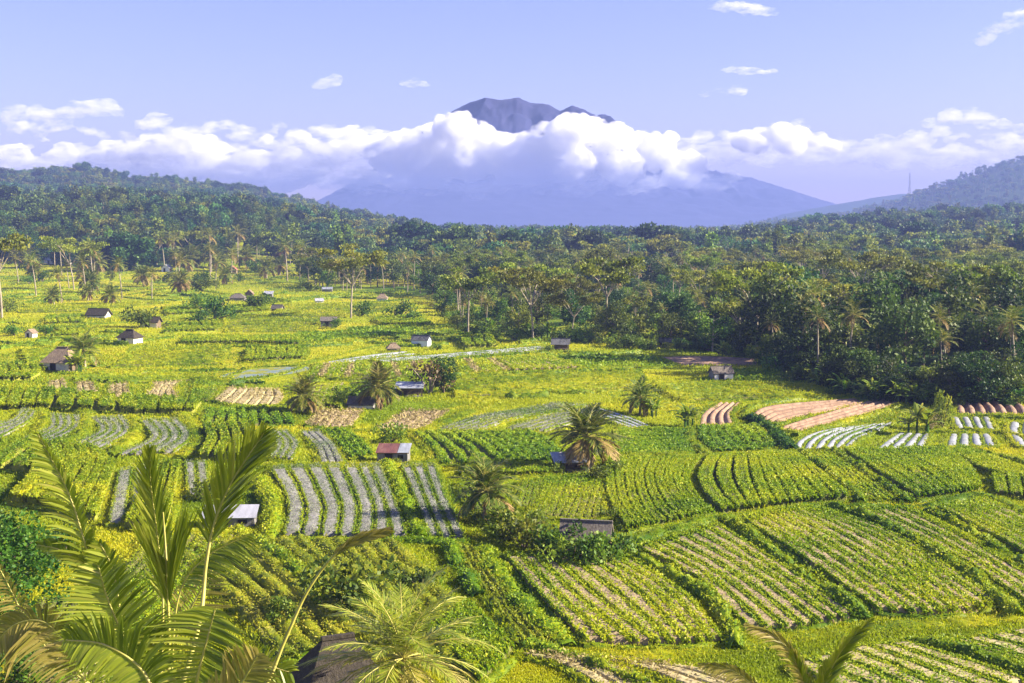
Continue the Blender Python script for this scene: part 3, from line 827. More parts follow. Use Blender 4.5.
# small terraced plots filling the meadow between the named ones
rt = np.random.default_rng(29)
HUTS_AT = [(59,366),(128,338),(97,314),(150,322),(30,333),(328,320),(393,348),(421,342),(561,346),(722,376),(409,392),(361,404),(85,360),(430,380),(444,380)]
yb = 402.0
while yb > 312:
    bh_ = (yb - 225) * .085
    x0 = -30 + rt.uniform(0, 30)
    while x0 < 690:
        wp = rt.uniform(38, 84) * (yb - 225) / 150
        sl = rt.normal(-.05, .03); cv = rt.uniform(2, 7) * rt.choice([-1, 1]); sk = rt.normal(4, 4) * (1 if x0 < 300 else -1)
        ys = yb + rt.normal(0, 1.5)
        gl = [[(x0 + f * wp, ys + sl * f * wp), (x0 + f * wp + sk * .5 + cv, ys + sl * f * wp - bh_ * .45), (x0 + f * wp + sk, ys + sl * f * wp - bh_ * .9)] for f in (0, .5, 1)]
        tx_ = np.array([p[0] for g in gl for p in g]); ty_ = np.array([p[1] for g in gl for p in g])
        gx_, gy_ = np.meshgrid(np.linspace(tx_.min(), tx_.max(), 9), np.linspace(ty_.min(), ty_.max(), 5))
        bad = any(inside(gx_, gy_, po).any() for po in FIELD_POLYS) or in_trees(gx_, gy_)
        bad = bad or any(tx_.min() - 12 < hx < tx_.max() + 12 and ty_.min() - 10 < hy < ty_.max() + 12 for hx, hy in HUTS_AT)
        if not bad:
            st = rt.choice(['green', 'lush', 'tan', 'mound', 'yellow'], p=[.38, .24, .12, .12, .14])
            o = build_field(st, "small curved terrace plot with narrow green rows in the left and middle meadow", max(3, int(wp / 9.5)), gl)
            o["group"] = "small terrace plots of the meadow"
            x0 += wp + rt.uniform(4, 12)
        else:
            x0 += 9
    yb -= bh_ + (yb - 225) * .022

# thick hedges and bunds between plots
HEDGES = [
 ("thick curved green hedge along the right side of the pinkish plot", [(606,552),(640,566),(687,587),(720,614),(736,652)], 1.3, .95, 'bankgreen'),
 ("thick curved green hedge between the two pinkish plots", [(724,522),(747,536),(784,565),(825,592),(868,622)], 1.2, .95, 'bankgreen'),
 ("thick green hedge curving down to the yellow path at the right", [(820,510),(860,518),(900,538),(959,572),(993,600),(1020,620)], 1.2, .95, 'bankgreen'),
 ("green hedge at the right edge below the long grass bank", [(925,515),(961,531),(986,546),(1040,580)], 1.1, .8, 'bankgreen'),
 ("dark hedge in the bottom right corner crossing the straw rows", [(905,643),(945,651),(985,664),(1035,682)], 1.1, .8, 'bankgreen'),
 ("long bright grass bank running from the overgrown shed to the right edge", [(622,550),(660,536),(702,523),(745,519),(792,512),(830,508),(880,508),(930,507),(980,500),(1035,518)], 1.5, .6, 'grassg'),
 ("long level grass bank below the white plastic terrace", [(600,462),(660,458),(740,457),(780,453),(824,452),(900,453),(955,450),(990,456),(1035,466)], 1.2, .55, 'grass'),
 ("left one of the two dark diagonal hedges below the white beds", [(800,454),(824,469),(845,488),(862,505)], 1.1, .8, 'bankgreen'),
 ("right one of the two dark diagonal hedges below the white beds", [(833,453),(873,479),(908,505)], 1.1, .8, 'bankgreen'),
 ("yellow grass path crossing the bottom right of the fields", [(505,652),(600,658),(700,652),(790,642),(890,630),(960,624),(1035,612)], 2.2, .25, 'grass'),
 ("dark low hedge below the yellow path at the bottom", [(528,651),(560,658),(605,674),(650,690)], 1.2, .7, 'bankgreen'),
 ("bright green leafy bank left of the pinkish plot below the shed", [(482,550),(508,588),(535,618),(566,650)], 1.8, .7, 'crop'),
 ("green hedge running down right from the white roofed shed", [(240,535),(262,550),(300,578),(330,604)], 1.6, .8, 'bankgreen'),
 ("low grass strip crossing the silvery onion beds halfway", [(277,496),(310,499),(350,498),(400,503)], .9, .5, 'grassg'),
 ("bushy hedge between the two silvery onion plots", [(386,468),(396,486),(405,505),(414,525),(420,542)], 1.5, .9, 'crop'),
 ("leafy green hedge on the right of the white roofed shed", [(262,482),(268,500),(275,520),(270,542)], 1.8, 1.0, 'crop'),
 ("thin green hedge below the silvery onion beds", [(268,543),(330,545),(400,543),(470,546)], 1.0, .5, 'crop'),
 ("grassy bank above the silvery onion beds", [(262,468),(320,468),(390,466),(455,464)], 1.2, .5, 'grass'),
 ("golden bank on the left terraces between the grey plots", [(18,447),(36,438),(44,428),(40,412)], 2.0, .7, 'grass'),
 ("golden bank right of the second grey onion terrace", [(54,450),(74,440),(86,430),(84,414)], 2.0, .7, 'grass'),
 ("golden bank right of the third grey onion terrace", [(108,458),(128,444),(136,434),(130,416)], 2.0, .7, 'grass'),
 ("golden bank right of the orange and grey onion terrace", [(178,461),(196,445),(192,430),(184,416)], 2.2, .7, 'grass'),
 ("yellow bank between the dark green rows and the silvery plots", [(322,432),(372,432),(430,434),(500,434),(560,436)], 1.3, .5, 'grass'),
 ("orange grass bank between the staked plot and the long silvery plot", [(424,433),(448,422),(470,412)], 2.0, .5, 'grass'),
 ("dark leafy hedge right of the broad dark green wavy rows", [(752,420),(768,432),(782,444),(790,454)], 1.6, 1.2, 'bush'),
 ("winding yellow grass bank left of the broad dark green wavy rows", [(690,430),(694,442),(700,452),(712,458)], 1.3, .6, 'grass'),
 ("curved green bank around the brown tilled plot", [(742,421),(752,408),(790,401),(840,398),(868,400)], 1.2, .6, 'grass'),
 ("green bank above the white plastic beds", [(795,437),(830,427),(865,418),(905,405)], 1.3, .6, 'grass'),
 ("green bank between the upper and lower white beds", [(936,433),(965,434),(1000,434),(1030,440)], 1.0, .5, 'grass'),
 ("green bank between the white beds and the shaded brown beds", [(945,418),(985,418),(1030,420)], 1.0, .6, 'grassg'),
 ("hedge row of low round shrubs crossing the golden rice plot", [(440,392),(500,393),(560,394),(600,393)], .9, .7, 'bankgreen'),
 ("dark grassy edge in front of the striped beds", [(306,380),(380,380),(450,377),(520,374),(600,371)], 1.0, .5, 'bankgreen'),
 ("dark green edge along the silver plastic bed by the dark open hut", [(372,366),(460,360),(550,353),(600,354)], 1.0, .5, 'bankgreen'),
 ("green grass edge below the far small green rows", [(285,345),(350,342),(430,338),(480,345)], 1.2, .5, 'bankgreen'),
 ("long dark edge in the meadow left of the striped beds", [(180,352),(240,347),(300,352)], 1.0, .5, 'bankgreen'),
 ("dark grassy edge above the bowed tan beds", [(140,378),(180,377),(205,384),(240,388)], 1.0, .5, 'bankgreen'),
 ("dark hedge beneath the bowed tan beds", [(232,409),(255,409),(285,408)], 1.0, .6, 'bankgreen'),
 ("dark weedy furrow hedge left of the overgrown rows", [(448,548),(462,572),(480,598)], 1.2, .7, 'dark'),
]
for lab, P, w_, h_, mt in HEDGES:
    g = catmull(P, 40)
    PW = unproj(g[:, 0], g[:, 1])
    PW[:, 2] = height(PW[:, 0], PW[:, 1])
    c = PW.mean(0); lod = max(1, c[1] / 110)
    r = np.random.default_rng(sum(map(ord, lab)))
    vv, ff, tt = row_leaves(PW, w_, h_, 130 / lod ** 1.6, .17 * lod ** .8, r, blade=mt.startswith('grass'))
    o = link("grass_bank" if mt.startswith('grass') else "hedge", mesh_np("hedge", vv - c, ff, M[mt], tint=tt))
    o.location = c
    o["label"] = lab; o["category"] = "bank" if mt.startswith('grass') else "hedge"; o["group"] = "hedges and banks between the plots"

rm = np.random.default_rng(15)
FOREST0 = [(285,262),(300,282),(330,292),(400,290),(430,302),(462,328),(520,336),(580,342),(650,348),(700,350),(700,200),(285,200)]
for k in range(230):
    x0 = rm.uniform(-30, 600); y0 = rm.uniform(286, 400); ln = rm.uniform(30, 120); sl = rm.normal(-.03, .035)
    g = catmull([(x0, y0), (x0 + ln * .5, y0 + ln * .5 * sl + rm.normal(0, 2)), (x0 + ln, y0 + ln * sl)], 20)
    if any(inside(g[:, 0], g[:, 1], po).any() for po in FIELD_POLYS) or inside(g[:, 0], g[:, 1], FOREST0).any(): continue
    PW = unproj(g[:, 0], g[:, 1]); PW[:, 2] = height(PW[:, 0], PW[:, 1]); c = PW.mean(0); lod = max(1, c[1] / 110)
    vv, ff, tt = row_leaves(PW, rm.uniform(.6, 1.2), rm.uniform(.4, .95), 110 / lod ** 1.6, .15 * lod ** .8, rm)
    o = link("grass_bank", mesh_np("grass_bank", vv - c, ff, M['bankgreen'], tint=tt)); o.location = c
    o["label"] = "low dark green bank dividing the yellow meadow"; o["category"] = "bank"; o["group"] = "low banks dividing the meadow"

# ------------------------------------------------------------------ forest areas
FOREST = [(-60,262),(0,262),(60,266),(120,272),(200,262),(240,256),(285,262),(300,282),(330,292),(400,290),(430,302),(462,328),(520,336),(580,342),(650,348),(700,350),(752,360),(800,378),(846,394),(900,404),(1100,404),(1100,150),(-60,150)]


def in_forest_px(px, py):
    return inside(px, py, FOREST)


# ------------------------------------------------------------------ ground sheet
NU = 460
dd = [-25.0]
while dd[-1] < 7000:
    a = dd[-1]
    dd.append(a + max(.9, abs(a) * .011))
dd = np.array(dd); us = np.linspace(-.72, .72, NU)
DY, UU = np.meshgrid(dd, us, indexing='ij')
GX = UU * np.sqrt(DY ** 2 + 40 ** 2); GY = DY
GZ = height(GX, GY)
# how much of the ground is wooded
zc = (GY * cp - (GZ - CAM_Z) * sp); zc = np.where(GY > 30, np.maximum(zc, 1), 1e9)
gpx = 512 + F * GX / zc
gpy = 341.5 - F * ((GZ - CAM_Z) * cp + GY * sp) / zc
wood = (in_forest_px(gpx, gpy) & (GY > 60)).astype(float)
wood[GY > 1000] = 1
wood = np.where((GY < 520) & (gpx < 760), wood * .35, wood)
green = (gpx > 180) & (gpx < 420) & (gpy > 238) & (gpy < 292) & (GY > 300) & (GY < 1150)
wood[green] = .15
co = np.stack([GX, GY, GZ], -1).reshape(-1, 3)
n0, n1 = DY.shape
i, j = np.meshgrid(np.arange(n0 - 1), np.arange(n1 - 1), indexing='ij')
fc = np.stack([i * n1 + j, i * n1 + j + 1, (i + 1) * n1 + j + 1, (i + 1) * n1 + j], -1).reshape(-1, 4)
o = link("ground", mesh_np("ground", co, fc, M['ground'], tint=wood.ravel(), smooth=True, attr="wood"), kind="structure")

# ------------------------------------------------------------------ grass tufts over the open ground
def grass_tufts():
    r = np.random.default_rng(5)
    N = 400000
    px = r.uniform(-60, 1084, N)
    py = 255 + (700 - 255) * r.random(N) ** .85
    keep = ~in_forest_px(px, py)
    for poly in FIELD_POLYS:
        keep &= ~inside(px, py, poly)
    px, py = px[keep], py[keep]
    P = unproj(px, py)
    d = P[:, 1]
    nb = 3
    c = np.repeat(P, nb, 0); dq = np.repeat(d, nb)
    n = len(c)
    c[:, :2] += r.normal(0, 1, (n, 2)) * (dq * .0018)[:, None]
    ax = rand_dirs(n, r); ax[:, 2] = np.abs(ax[:, 2]) + .8; ax = norm(ax)
    sd = norm(np.cross(ax, rand_dirs(n, r)))
    lush = fbm(c[:, 0] / 9, c[:, 1] / 9, 66, 3)
    L = (.11 + dq * .0010) * r.uniform(.6, 1.4, n) * (.5 + lush)
    v, f = rhombs(c - ax * .02, ax, sd, L, L * .38)
    patch = fbm(c[:, 0] / 26 + 5, c[:, 1] / 14, 41, 3)
    tint = np.clip(.52 + (patch - .5) * 1.5 + r.normal(0, .07, n), 0, 1)
    return link("grass", mesh_np("grass", v, f, M['grass'], tint=np.repeat(tint, 4)), kind="stuff", label="yellow green grass covering the banks and meadows between the plots")


grass_tufts()


# ------------------------------------------------------------------ tree prototypes
def clump_leaves(centers, radii, per, L, r, flat=1.0, shell=.55):
    per = per * 1.7; L = L * 1.25
    """leaves on lumpy clumps; tint brighter for individual clumps"""
    vs_, ts = [], []
    for c, R_ in zip(centers, radii):
        n = max(6, int(per * R_ * R_))
        d = rand_dirs(n, r)
        rad = R_ * (shell + (1 - shell) * r.random(n)) * (.8 + .4 * noise3(d * 2.1 + c, 3))
        p = c + d * rad[:, None] * np.array([1, 1, flat])
        s = L * r.uniform(.6, 1.35, n)
        ax = norm(d * .7 + rand_dirs(n, r) + np.array([0, 0, .15]))
        sd = norm(np.cross(ax, rand_dirs(n, r)))
        v, f = rhombs(p, ax, sd, s, s * .7)
        vs_.append(v); base = r.normal(.45, .16)
        ts.append(np.repeat(np.clip(base + r.normal(0, .14, n), 0, 1), 4))
    v = np.concatenate(vs_); n = len(v) // 4
    return v, np.arange(n * 4, dtype=np.int32).reshape(n, 4), np.concatenate(ts)


def limb_tree(r, hgt, r0, limbs, crown_lo, spread, lean=.05, up=.6):
    """trunk with limbs; returns tube mesh and limb tips"""
    top = hgt * .8
    lx, ly = r.normal(0, lean, 2) * hgt
    tr = [(lx * t * t, ly * t * t, top * t) for t in np.linspace(0, 1, 7)]
    parts = [tube(tr, np.linspace(r0, r0 * .3, 7), 6)]
    tips = []
    for k in range(limbs):
        t = r.uniform(crown_lo, 1)
        b = np.array([lx * t * t, ly * t * t, top * t])
        an = 2 * np.pi * k / limbs + r.normal(0, .4)
        le = spread * r.uniform(.6, 1.05) * (1 - .35 * (t - crown_lo))
        d = np.array([math.cos(an), math.sin(an), up * r.uniform(.6, 1.5)])
        pts = [b, b + d * le * .5 + [0, 0, le * .06], b + d * le]
        parts.append(tube(pts, [r0 * .4, r0 * .25, r0 * .1], 5))
        tips.append(pts[-1])
    return merge(parts), np.array(tips)


def proto_broad(seed, hgt=12, spread=4.2, L=.5, per=26, nc=22, crown_lo=.26, flat=.8):
    r = np.random.default_rng(seed)
    (tv, tf), tips = limb_tree(r, hgt, hgt * .022, 9, crown_lo, spread * .8)
    cs = list(tips)
    zc_ = hgt * .56
    while len(cs) < nc:
        d = rand_dirs(1, r)[0]
        rr = r.uniform(.45, 1)
        c = np.array([d[0] * spread * rr, d[1] * spread * rr, zc_ + d[2] * hgt * .38 * rr])
        cs.append(c)
    rad = r.uniform(.22, .42, len(cs)) * spread
    v, f, t = clump_leaves(np.array(cs), rad, per, L, r, flat)
    return ('trunk', tv, tf), ('crown', v, f, t)


def proto_tall(seed, hgt=20, L=.6, per=16):
    r = np.random.default_rng(seed)
    (tv, tf), tips = limb_tree(r, hgt, hgt * .014, 8, .45, hgt * .12, up=.4)
    cs = [np.array([r.normal(0, hgt * .05), r.normal(0, hgt * .05), hgt * z]) for z in np.linspace(.42, .97, 12)]
    cs += list(tips)
    rad = r.uniform(.05, .10, len(cs)) * hgt
    v, f, t = clump_leaves(np.array(cs), rad, per, L, r, 1.1)
    return ('trunk', tv, tf), ('crown', v, f, t)


def proto_umbrella(seed, hgt=15, spread=6.5, L=.45, per=18):
    r = np.random.default_rng(seed)
    parts = []; cs = []
    lx, ly = r.normal(0, .05, 2) * hgt
    fork = hgt * r.uniform(.42, .55)
    parts.append(tube([(0, 0, 0), (lx * .3, ly * .3, fork * .5), (lx, ly, fork)], [hgt * .016, hgt * .013, hgt * .010], 6))
    nb = 6
    for k in range(nb):
        an = 2 * np.pi * k / nb + r.normal(0, .3)
        le = spread * r.uniform(.55, .95)
        b = np.array([lx, ly, fork])
        e = b + np.array([math.cos(an) * le, math.sin(an) * le, (hgt - fork) * r.uniform(.62, .95)])
        m = b * .5 + e * .5 + np.array([0, 0, (hgt - fork) * .12])
        parts.append(tube([b, m, e], [hgt * .008, hgt * .006, hgt * .003], 5))
        for q in range(4):
            f_ = r.uniform(.65, 1.1)
            c = b + (e - b) * f_ + np.array([r.normal(0, spread * .16), r.normal(0, spread * .16), r.normal(0, hgt * .02)])
            parts.append(tube([m * .4 + e * .6, c], [hgt * .003, hgt * .0015], 4))
            cs.append(c)
    tv, tf = merge(parts)
    rad = r.uniform(.2, .34, len(cs)) * spread
    v, f, t = clump_leaves(np.array(cs), rad, per, L, r, .32, shell=.2)
    return ('trunk', tv, tf), ('crown', v, f, t)


def frond_mesh(r, base, az, el, length, pairs, leaf, droop=.9, width=.035, hang=.35, sag=1.0):
    """pinnate frond as leaf quads; returns v,f (leaflets) and stem tube"""
    n = 9
    t = np.linspace(0, 1, n)
    ang = el - droop * t ** 1.4
    st = length / (n - 1)
    h = np.concatenate([[0], np.cumsum(np.cos(ang[:-1]) * st)]); z = np.concatenate([[0], np.cumsum(np.sin(ang[:-1]) * st)])
    ca, sa = math.cos(az), math.sin(az)
    P = np.stack([base[0] + h * ca, base[1] + h * sa, base[2] + z], 1)
    T = norm(np.gradient(P, axis=0))
    side = np.array([-sa, ca, 0])
    U = np.cross(T, side) * -1
    U = np.where(U[:, 2:3] < 0, -U, U)
    q = np.linspace(.14, 1, pairs)
    i = np.minimum((q * (n - 1)).astype(int), n - 2); f = (q * (n - 1) - i)[:, None]
    c = P[i] * (1 - f) + P[i + 1] * f; tt = norm(T[i] * (1 - f) + T[i + 1] * f); uu = norm(U[i] * (1 - f) + U[i + 1] * f)
    prof = np.sin(np.clip(q * 1.02 + .05, 0, 1) * np.pi) ** .55 * .8 + .2
    vs_, axs, sds, Ls = [], [], [], []
    for s in (-1, 1):
        ang2 = .95 - .55 * q
        ax = tt * np.cos(ang2)[:, None] + side * s * np.sin(ang2)[:, None] + uu * .22 - np.array([0, 0, hang])
        ax = norm(ax + r.normal(0, .08, ax.shape))
        vs_.append(c); axs.append(ax); Ls.append(leaf * prof * r.uniform(.8, 1.1, pairs))
        sds.append(norm(np.cross(ax, uu + rand_dirs(pairs, r) * .25)))
    v, fc = rhombs(np.concatenate(vs_), np.concatenate(axs), np.concatenate(sds), np.concatenate(Ls), np.full(pairs * 2, width * length))
    return v, fc, tube(P, np.linspace(.03, .008, n) * length / 3.5, 4)


def proto_palm(seed, hgt=10, nf=20, flen=3.4, pairs=16, leaf=.85, oldf=.25, width=.03, lean=.08):
    r = np.random.default_rng(seed)
    lx, ly = r.normal(0, lean, 2) * hgt
    tp = [(lx * t ** 1.6, ly * t ** 1.6, hgt * t) for t in np.linspace(0, 1, 8)]
    tv, tf = tube(tp, np.linspace(.2, .12, 8), 7)
    top = np.array(tp[-1])
    g, d, stems = [], [], []
    for k in range(nf):
        az = 2.399 * k + r.normal(0, .15)
        lev = (k + .5) / nf
        el = 1.45 - 2.0 * lev ** .9 + r.normal(0, .1)
        v, f, s = frond_mesh(r, top, az, el, flen * r.uniform(.85, 1.1), pairs, leaf, droop=.7 + .7 * r.random(), width=width)
        (d if (lev > 1 - oldf) else g).append((v, f)); stems.append(s)
    gv, gf = merge(g)
    dv, df = merge(d) if d else (None, None)
    sv, sf = merge(stems)
    tint_g = np.repeat(np.clip(np.random.default_rng(seed).normal(.5, .22, len(gf)), 0, 1), 4)
    out = [('trunk', tv, tf), ('crown', gv, gf, tint_g), ('frond_stem', sv, sf)]
    if d:
        out.append(('dry_foliage', dv, df, np.repeat(np.clip(np.random.default_rng(seed + 1).normal(.5, .22, len(df)), 0, 1), 4)))
    return tuple(out)


def proto_bush(seed, w=1.4, h=1.6, L=.15, per=150, nc=16):
    r = np.random.default_rng(seed)
    cs = np.stack([r.normal(0, w * .42, nc), r.normal(0, w * .42, nc), h * (.25 + .6 * r.random(nc))], 1)
    rad = r.uniform(.3, .55, nc) * w * .75
    v, f, t = clump_leaves(cs, rad, per, L, r, .85, shell=.4)
    stems = [tube([(0, 0, 0), (c[0] * .5, c[1] * .5, c[2] * .6), c], [.05, .035, .015], 4) for c in cs[:6]]
    sv, sf = merge(stems)
    return ('stem', sv, sf), ('foliage', v, f, t)


def proto_banana(seed, nst=5, h=3.0):
    r = np.random.default_rng(seed)
    st, vs_, ts = [], [], []
    for k in range(nst):
        b = np.array([r.normal(0, .7), r.normal(0, .7), 0]); hh = h * r.uniform(.6, 1)
        st.append(tube([b, b + [0, 0, hh * .55]], [.13, .08], 6))
        for q in range(8):
            az = 2.4 * q + r.random(); el = r.uniform(.45, 1.35); le = hh * r.uniform(.55, .85)
            n = 7; t = np.linspace(0, 1, n); an = el - 1.3 * t ** 1.5
            x = np.concatenate([[0], np.cumsum(np.cos(an[:-1]))]) * le / (n - 1); z = np.concatenate([[0], np.cumsum(np.sin(an[:-1]))]) * le / (n - 1)
            P = np.stack([b[0] + x * math.cos(az), b[1] + x * math.sin(az), hh * .52 + z], 1)
            sd = np.array([-math.sin(az), math.cos(az), 0]); wv = (np.sin(np.pi * (t * .9 + .08)) ** .6) * .26
            for s in (-1, 1):
                a = P[:-1]; c_ = P[1:]
                e1 = P[:-1] + sd * s * wv[:-1, None] + [0, 0, -.06]; e2 = P[1:] + sd * s * wv[1:, None] + [0, 0, -.06]
                vs_.append(np.stack([a, c_, e2, e1], 1).reshape(-1, 3)); ts.append(np.full(4 * (n - 1), np.clip(r.normal(.55, .2), 0, 1)))
    v = np.concatenate(vs_)
    return *[('stem', a_, b_) for a_, b_ in st], ('foliage', v, np.arange(len(v)).reshape(-1, 4), np.concatenate(ts))


def make_proto(name, parts, mats):
    out = []
    for p in parts:
        t = p[3] if len(p) > 3 else None
        out.append((p[0], mesh_np(p[0], p[1], p[2], M[mats[p[0]]], tint=t, smooth=(p[0] in ('trunk', 'stem')))))
    return out


TR = {'trunk': 'barkd', 'crown': 'tree'}
TRL = {'trunk': 'bark', 'crown': 'treel'}
TU = {'trunk': 'bark', 'crown': 'albizia'}
TP = {'trunk': 'bark', 'crown': 'palm', 'frond_stem': 'rachis', 'dry_foliage': 'palmdry'}
BU = {'stem': 'barkd', 'foliage': 'bush'}
PROTO = {
 'leafy': [make_proto('leafy', proto_broad(s, 8, 3.2, .17, 110, 40, .15), {'trunk': 'barkd', 'crown': 'bush'}) for s in (5, 6)],
 'broad': [make_proto('broad', proto_broad(s, 12, 4.6 + .3 * (s % 3), .46, 24, 24), TR) for s in (1, 2, 3, 4)],
 'light': [make_proto('light', proto_broad(s, 10, 3.8, .46, 20, 20, flat=.7), TRL) for s in (11, 12, 13)],
 'tall': [make_proto('tall', proto_tall(s), TR) for s in (21, 22)] ,
 'tallpale': [make_proto('tallpale', proto_tall(s), TRL) for s in (23, 24)],
 'umbrella': [make_proto('umbrella', proto_umbrella(s, 15, 6.0 + (s % 3)), TU) for s in (31, 32, 33, 34)],
 'palm': [make_proto('palm', proto_palm(s, 8.5 + (s % 4) * 1.2, 22, 3.6, 16, 1.0, .2, .045), TP) for s in (41, 42, 43, 44)],
 'palmlow': [make_proto('palmlow', proto_palm(s, 2.3, 36, 2.9, 30, .95, .16 if s == 51 else .36, .04), TP) for s in (51, 52)],
 'bush': [make_proto('bush', proto_bush(s), BU) for s in (61, 62, 63)],
 'bushy': [make_proto('bushy', proto_bush(s, 1.3, 1.5), {'stem': 'barkd', 'foliage': 'treel'}) for s in (64, 65)],
 'brownbush': [make_proto('brownbush', proto_bush(s, 1.2, 2.2, .16, 110), {'stem': 'bark', 'foliage': 'brown'}) for s in (66,)],
 'banana': [make_proto('banana', proto_banana(s), {'stem': 'banana', 'foliage': 'banana'}) for s in (71, 72)],
}
NAME = {'leafy': ('leafy_tree', 'tree'), 'broad': ('broadleaf_tree', 'tree'), 'light': ('light_green_tree', 'tree'), 'tall': ('tall_tree', 'tree'), 'tallpale': ('slender_tree', 'tree'),
        'umbrella': ('umbrella_tree', 'tree'), 'palm': ('coconut_palm', 'palm'), 'palmlow': ('young_palm', 'palm'), 'bush': ('bush', 'bush'), 'bushy': ('leafy_shrub', 'shrub'),
        'brownbush': ('brown_shrub', 'shrub'), 'banana': ('banana_plant', 'banana plant')}


def place(kind, loc, scale=1.0, rz=None, label=None, group=None, var=None, zs=None):
    ps = PROTO[kind]
    p = ps[random.randrange(len(ps)) if var is None else var % len(ps)]
    nm, cat = NAME[kind]
    t = thing(nm, label or nm, cat, loc, random.uniform(0, 6.28) if rz is None else rz, group, scale)
    if zs: t.scale = (scale, scale, scale * zs)
    for pn, me in p:
        link(pn, me, t)
    return t


def place_px(kind, px, py, hpx, label, group=None, **kw):
    """stand a plant with its foot at a photo pixel and a height of hpx pixels there"""
    p = up1(px, py)
    nat = {'leafy': 8, 'broad': 12, 'light': 10, 'tall': 20, 'tallpale': 20, 'umbrella': 15, 'palm': 11.5, 'palmlow': 4.6, 'bush': 1.9, 'bushy': 1.8, 'brownbush': 2.6, 'banana': 3.0}[kind]
    h = hpx * p.y / F
    return place(kind, (p.x, p.y, p.z - .05), h / nat, label=label, group=group, **kw)


# ---- single trees and shrubs that stand out
place_px('umbrella', 468, 334, 66, "flat crowned tree with thin pale trunk nearest the pale blue hut", var=0)
place_px('umbrella', 533, 340, 72, "flat topped tree with pale twin trunk behind the dark open hut", var=1)
place_px('umbrella', 606, 342, 84, "tall umbrella tree with a long bare trunk right of the dark open hut", var=2)
place_px('umbrella', 351, 318, 70, "lone umbrella tree with a very thin trunk in the yellow meadow", var=3)
place_px('umbrella', 74, 290, 52, "tall umbrella tree on a bare trunk above the left palms", var=1)
place_px('umbrella', 2, 318, 84, "large umbrella tree cut by the left edge of the picture", var=2)
place_px('palmlow', 640, 415, 36, "small dark coconut palm standing alone in the golden meadow", var=0)
place_px('palmlow', 485, 522, 66, "small leaning coconut palm beside the wavy silvery onion beds", var=0)
place_px('palmlow', 588, 470, 70, "big bushy coconut palm with brown hanging fronds over the blue roofed shelter", var=1, rz=1.0)
place_px('palmlow', 304, 415, 40, "small yellow palm at the end of the bowed tan beds", var=0)
place_px('palmlow', 379, 408, 44, "slim palm between the low thatched hut and the grey roofed shelter", var=0)
place_px('palmlow', 85, 368, 36, "small spiky palm beside the large thatched hut", var=0)
place_px('brownbush', 430, 394, 44, "reddish brown small tree beside the grey roofed shelter", var=0)
place_px('broad', 444, 393, 38, "round dark tree right of the grey roofed shelter", var=0)
place_px('banana', 685, 428, 28, "pale banana clump right of the small dark palm", var=0)
place_px('banana', 655, 416, 20, "low banana plant left of the pale banana clump", var=1)
place_px('banana', 915, 434, 32, "leafy banana clump above the white plastic beds", var=1)
place_px('bushy', 942, 428, 15, "tall narrow yellow green shrub beside the banana clump", var=0, zs=2.9)
place_px('brownbush', 932, 430, 24, "low brown shrub between the banana clump and the tall shrub", var=0)
place_px('bush', 205, 312, 22, "dark round shrub at the left of a pair in the meadow", var=0)
place_px('bush', 214, 320, 26, "larger dark shrub right of its round neighbour in the meadow", var=1)
place_px('bush', 200, 324, 16, "low dark bush in front of the pair of meadow shrubs", var=2)
place_px('bush', 257, 309, 18, "dark egg shaped bush in the middle of the meadow", var=0)
place_px('bush', 361, 316, 17, "small dark conical tree near the lone umbrella tree", var=1)
place_px('bush', 400, 318, 20, "dark leafy bush left of the front forest trees", var=2)
place_px('bush', 412, 321, 12, "low bush right of the dark leafy bush", var=0)
place_px('bush', 336, 328, 12, "bush growing against the low grey roofed hut", var=1)
place_px('bush', 15, 336, 14, "low dark shrubs left of the smallest pale hut", var=1)
place_px('bush', 45, 336, 14, "shrub right of the smallest pale hut", var=0)
place_px('bush', 140, 328, 24, "dark tree left of the hut with the white front wall", var=0)
place_px('banana', 78, 372, 24, "grey green shrub touching the large thatched hut", var=1)
place_px('bush', 437, 350, 8, "small bush right of the pale blue hut", var=0)
place_px('bush', 548, 352, 8, "small round bush left of the dark open hut", var=1)
place_px('bushy', 392, 442, 26, "olive shrub behind the red roofed hut", var=1)
place_px('bushy', 395, 466, 10, "low creeper in front of the red roofed hut", var=0)
place_px('bush', 365, 398, 22, "dark bush behind the low thatched hut", var=1)
place_px('bush', 345, 402, 18, "dark bush left of the low thatched hut", var=2)
for k, (x, y, h, nm) in enumerate([(505, 540, 40, "tall yellow green shrub left of the overgrown shed"), (525, 548, 44, "leafy shrub beside the overgrown shed"), (548, 558, 44, "dark shrub against the left wall of the overgrown shed"),
        (572, 567, 42, "creeper growing up the front of the overgrown shed"), (596, 567, 42, "pale leafed climber on the shed front"), (614, 562, 40, "leafy shrub at the right corner of the overgrown shed"), (536, 528, 22, "bush in the rows behind the overgrown shed"),
        (612, 520, 18, "small shrub behind the ridge of the overgrown shed")]):
    place_px('bushy' if k != 2 else 'bush', x, y, h * 1.0, nm, var=k)
for k, (x, y, h, nm) in enumerate([(600, 482, 20, "dark shrub under the big coconut palm"), (556, 474, 18, "weedy shrub at the left end of the blue roofed shelter"), (618, 476, 18, "yellow green shrub right of the blue roofed shelter"),
        (345, 618, 66, "large dark leafy bush on the weedy slope above the dark thatched roof"), (235, 560, 20, "weedy shrub under the white roofed shed"), (205, 500, 28, "banana like shrub behind the white roofed shed"),
        (285, 625, 34, "olive shrub on the weedy slope left of the dark bush"), (420, 590, 30, "yellow shrub on the slope behind the right palm")]):
    place_px('bush' if k in (0, 3) else 'bushy', x, y, h, nm, var=k)
place_px('leafy', 12, 648, 150, "bright green leafy tree at the left edge in front of the fields", var=0)
place_px('leafy', -22, 610, 130, "second leafy tree cut by the left edge", var=1)
place_px('bush', 30, 690, 50, "low green shrub under the left palm fronds", var=1)
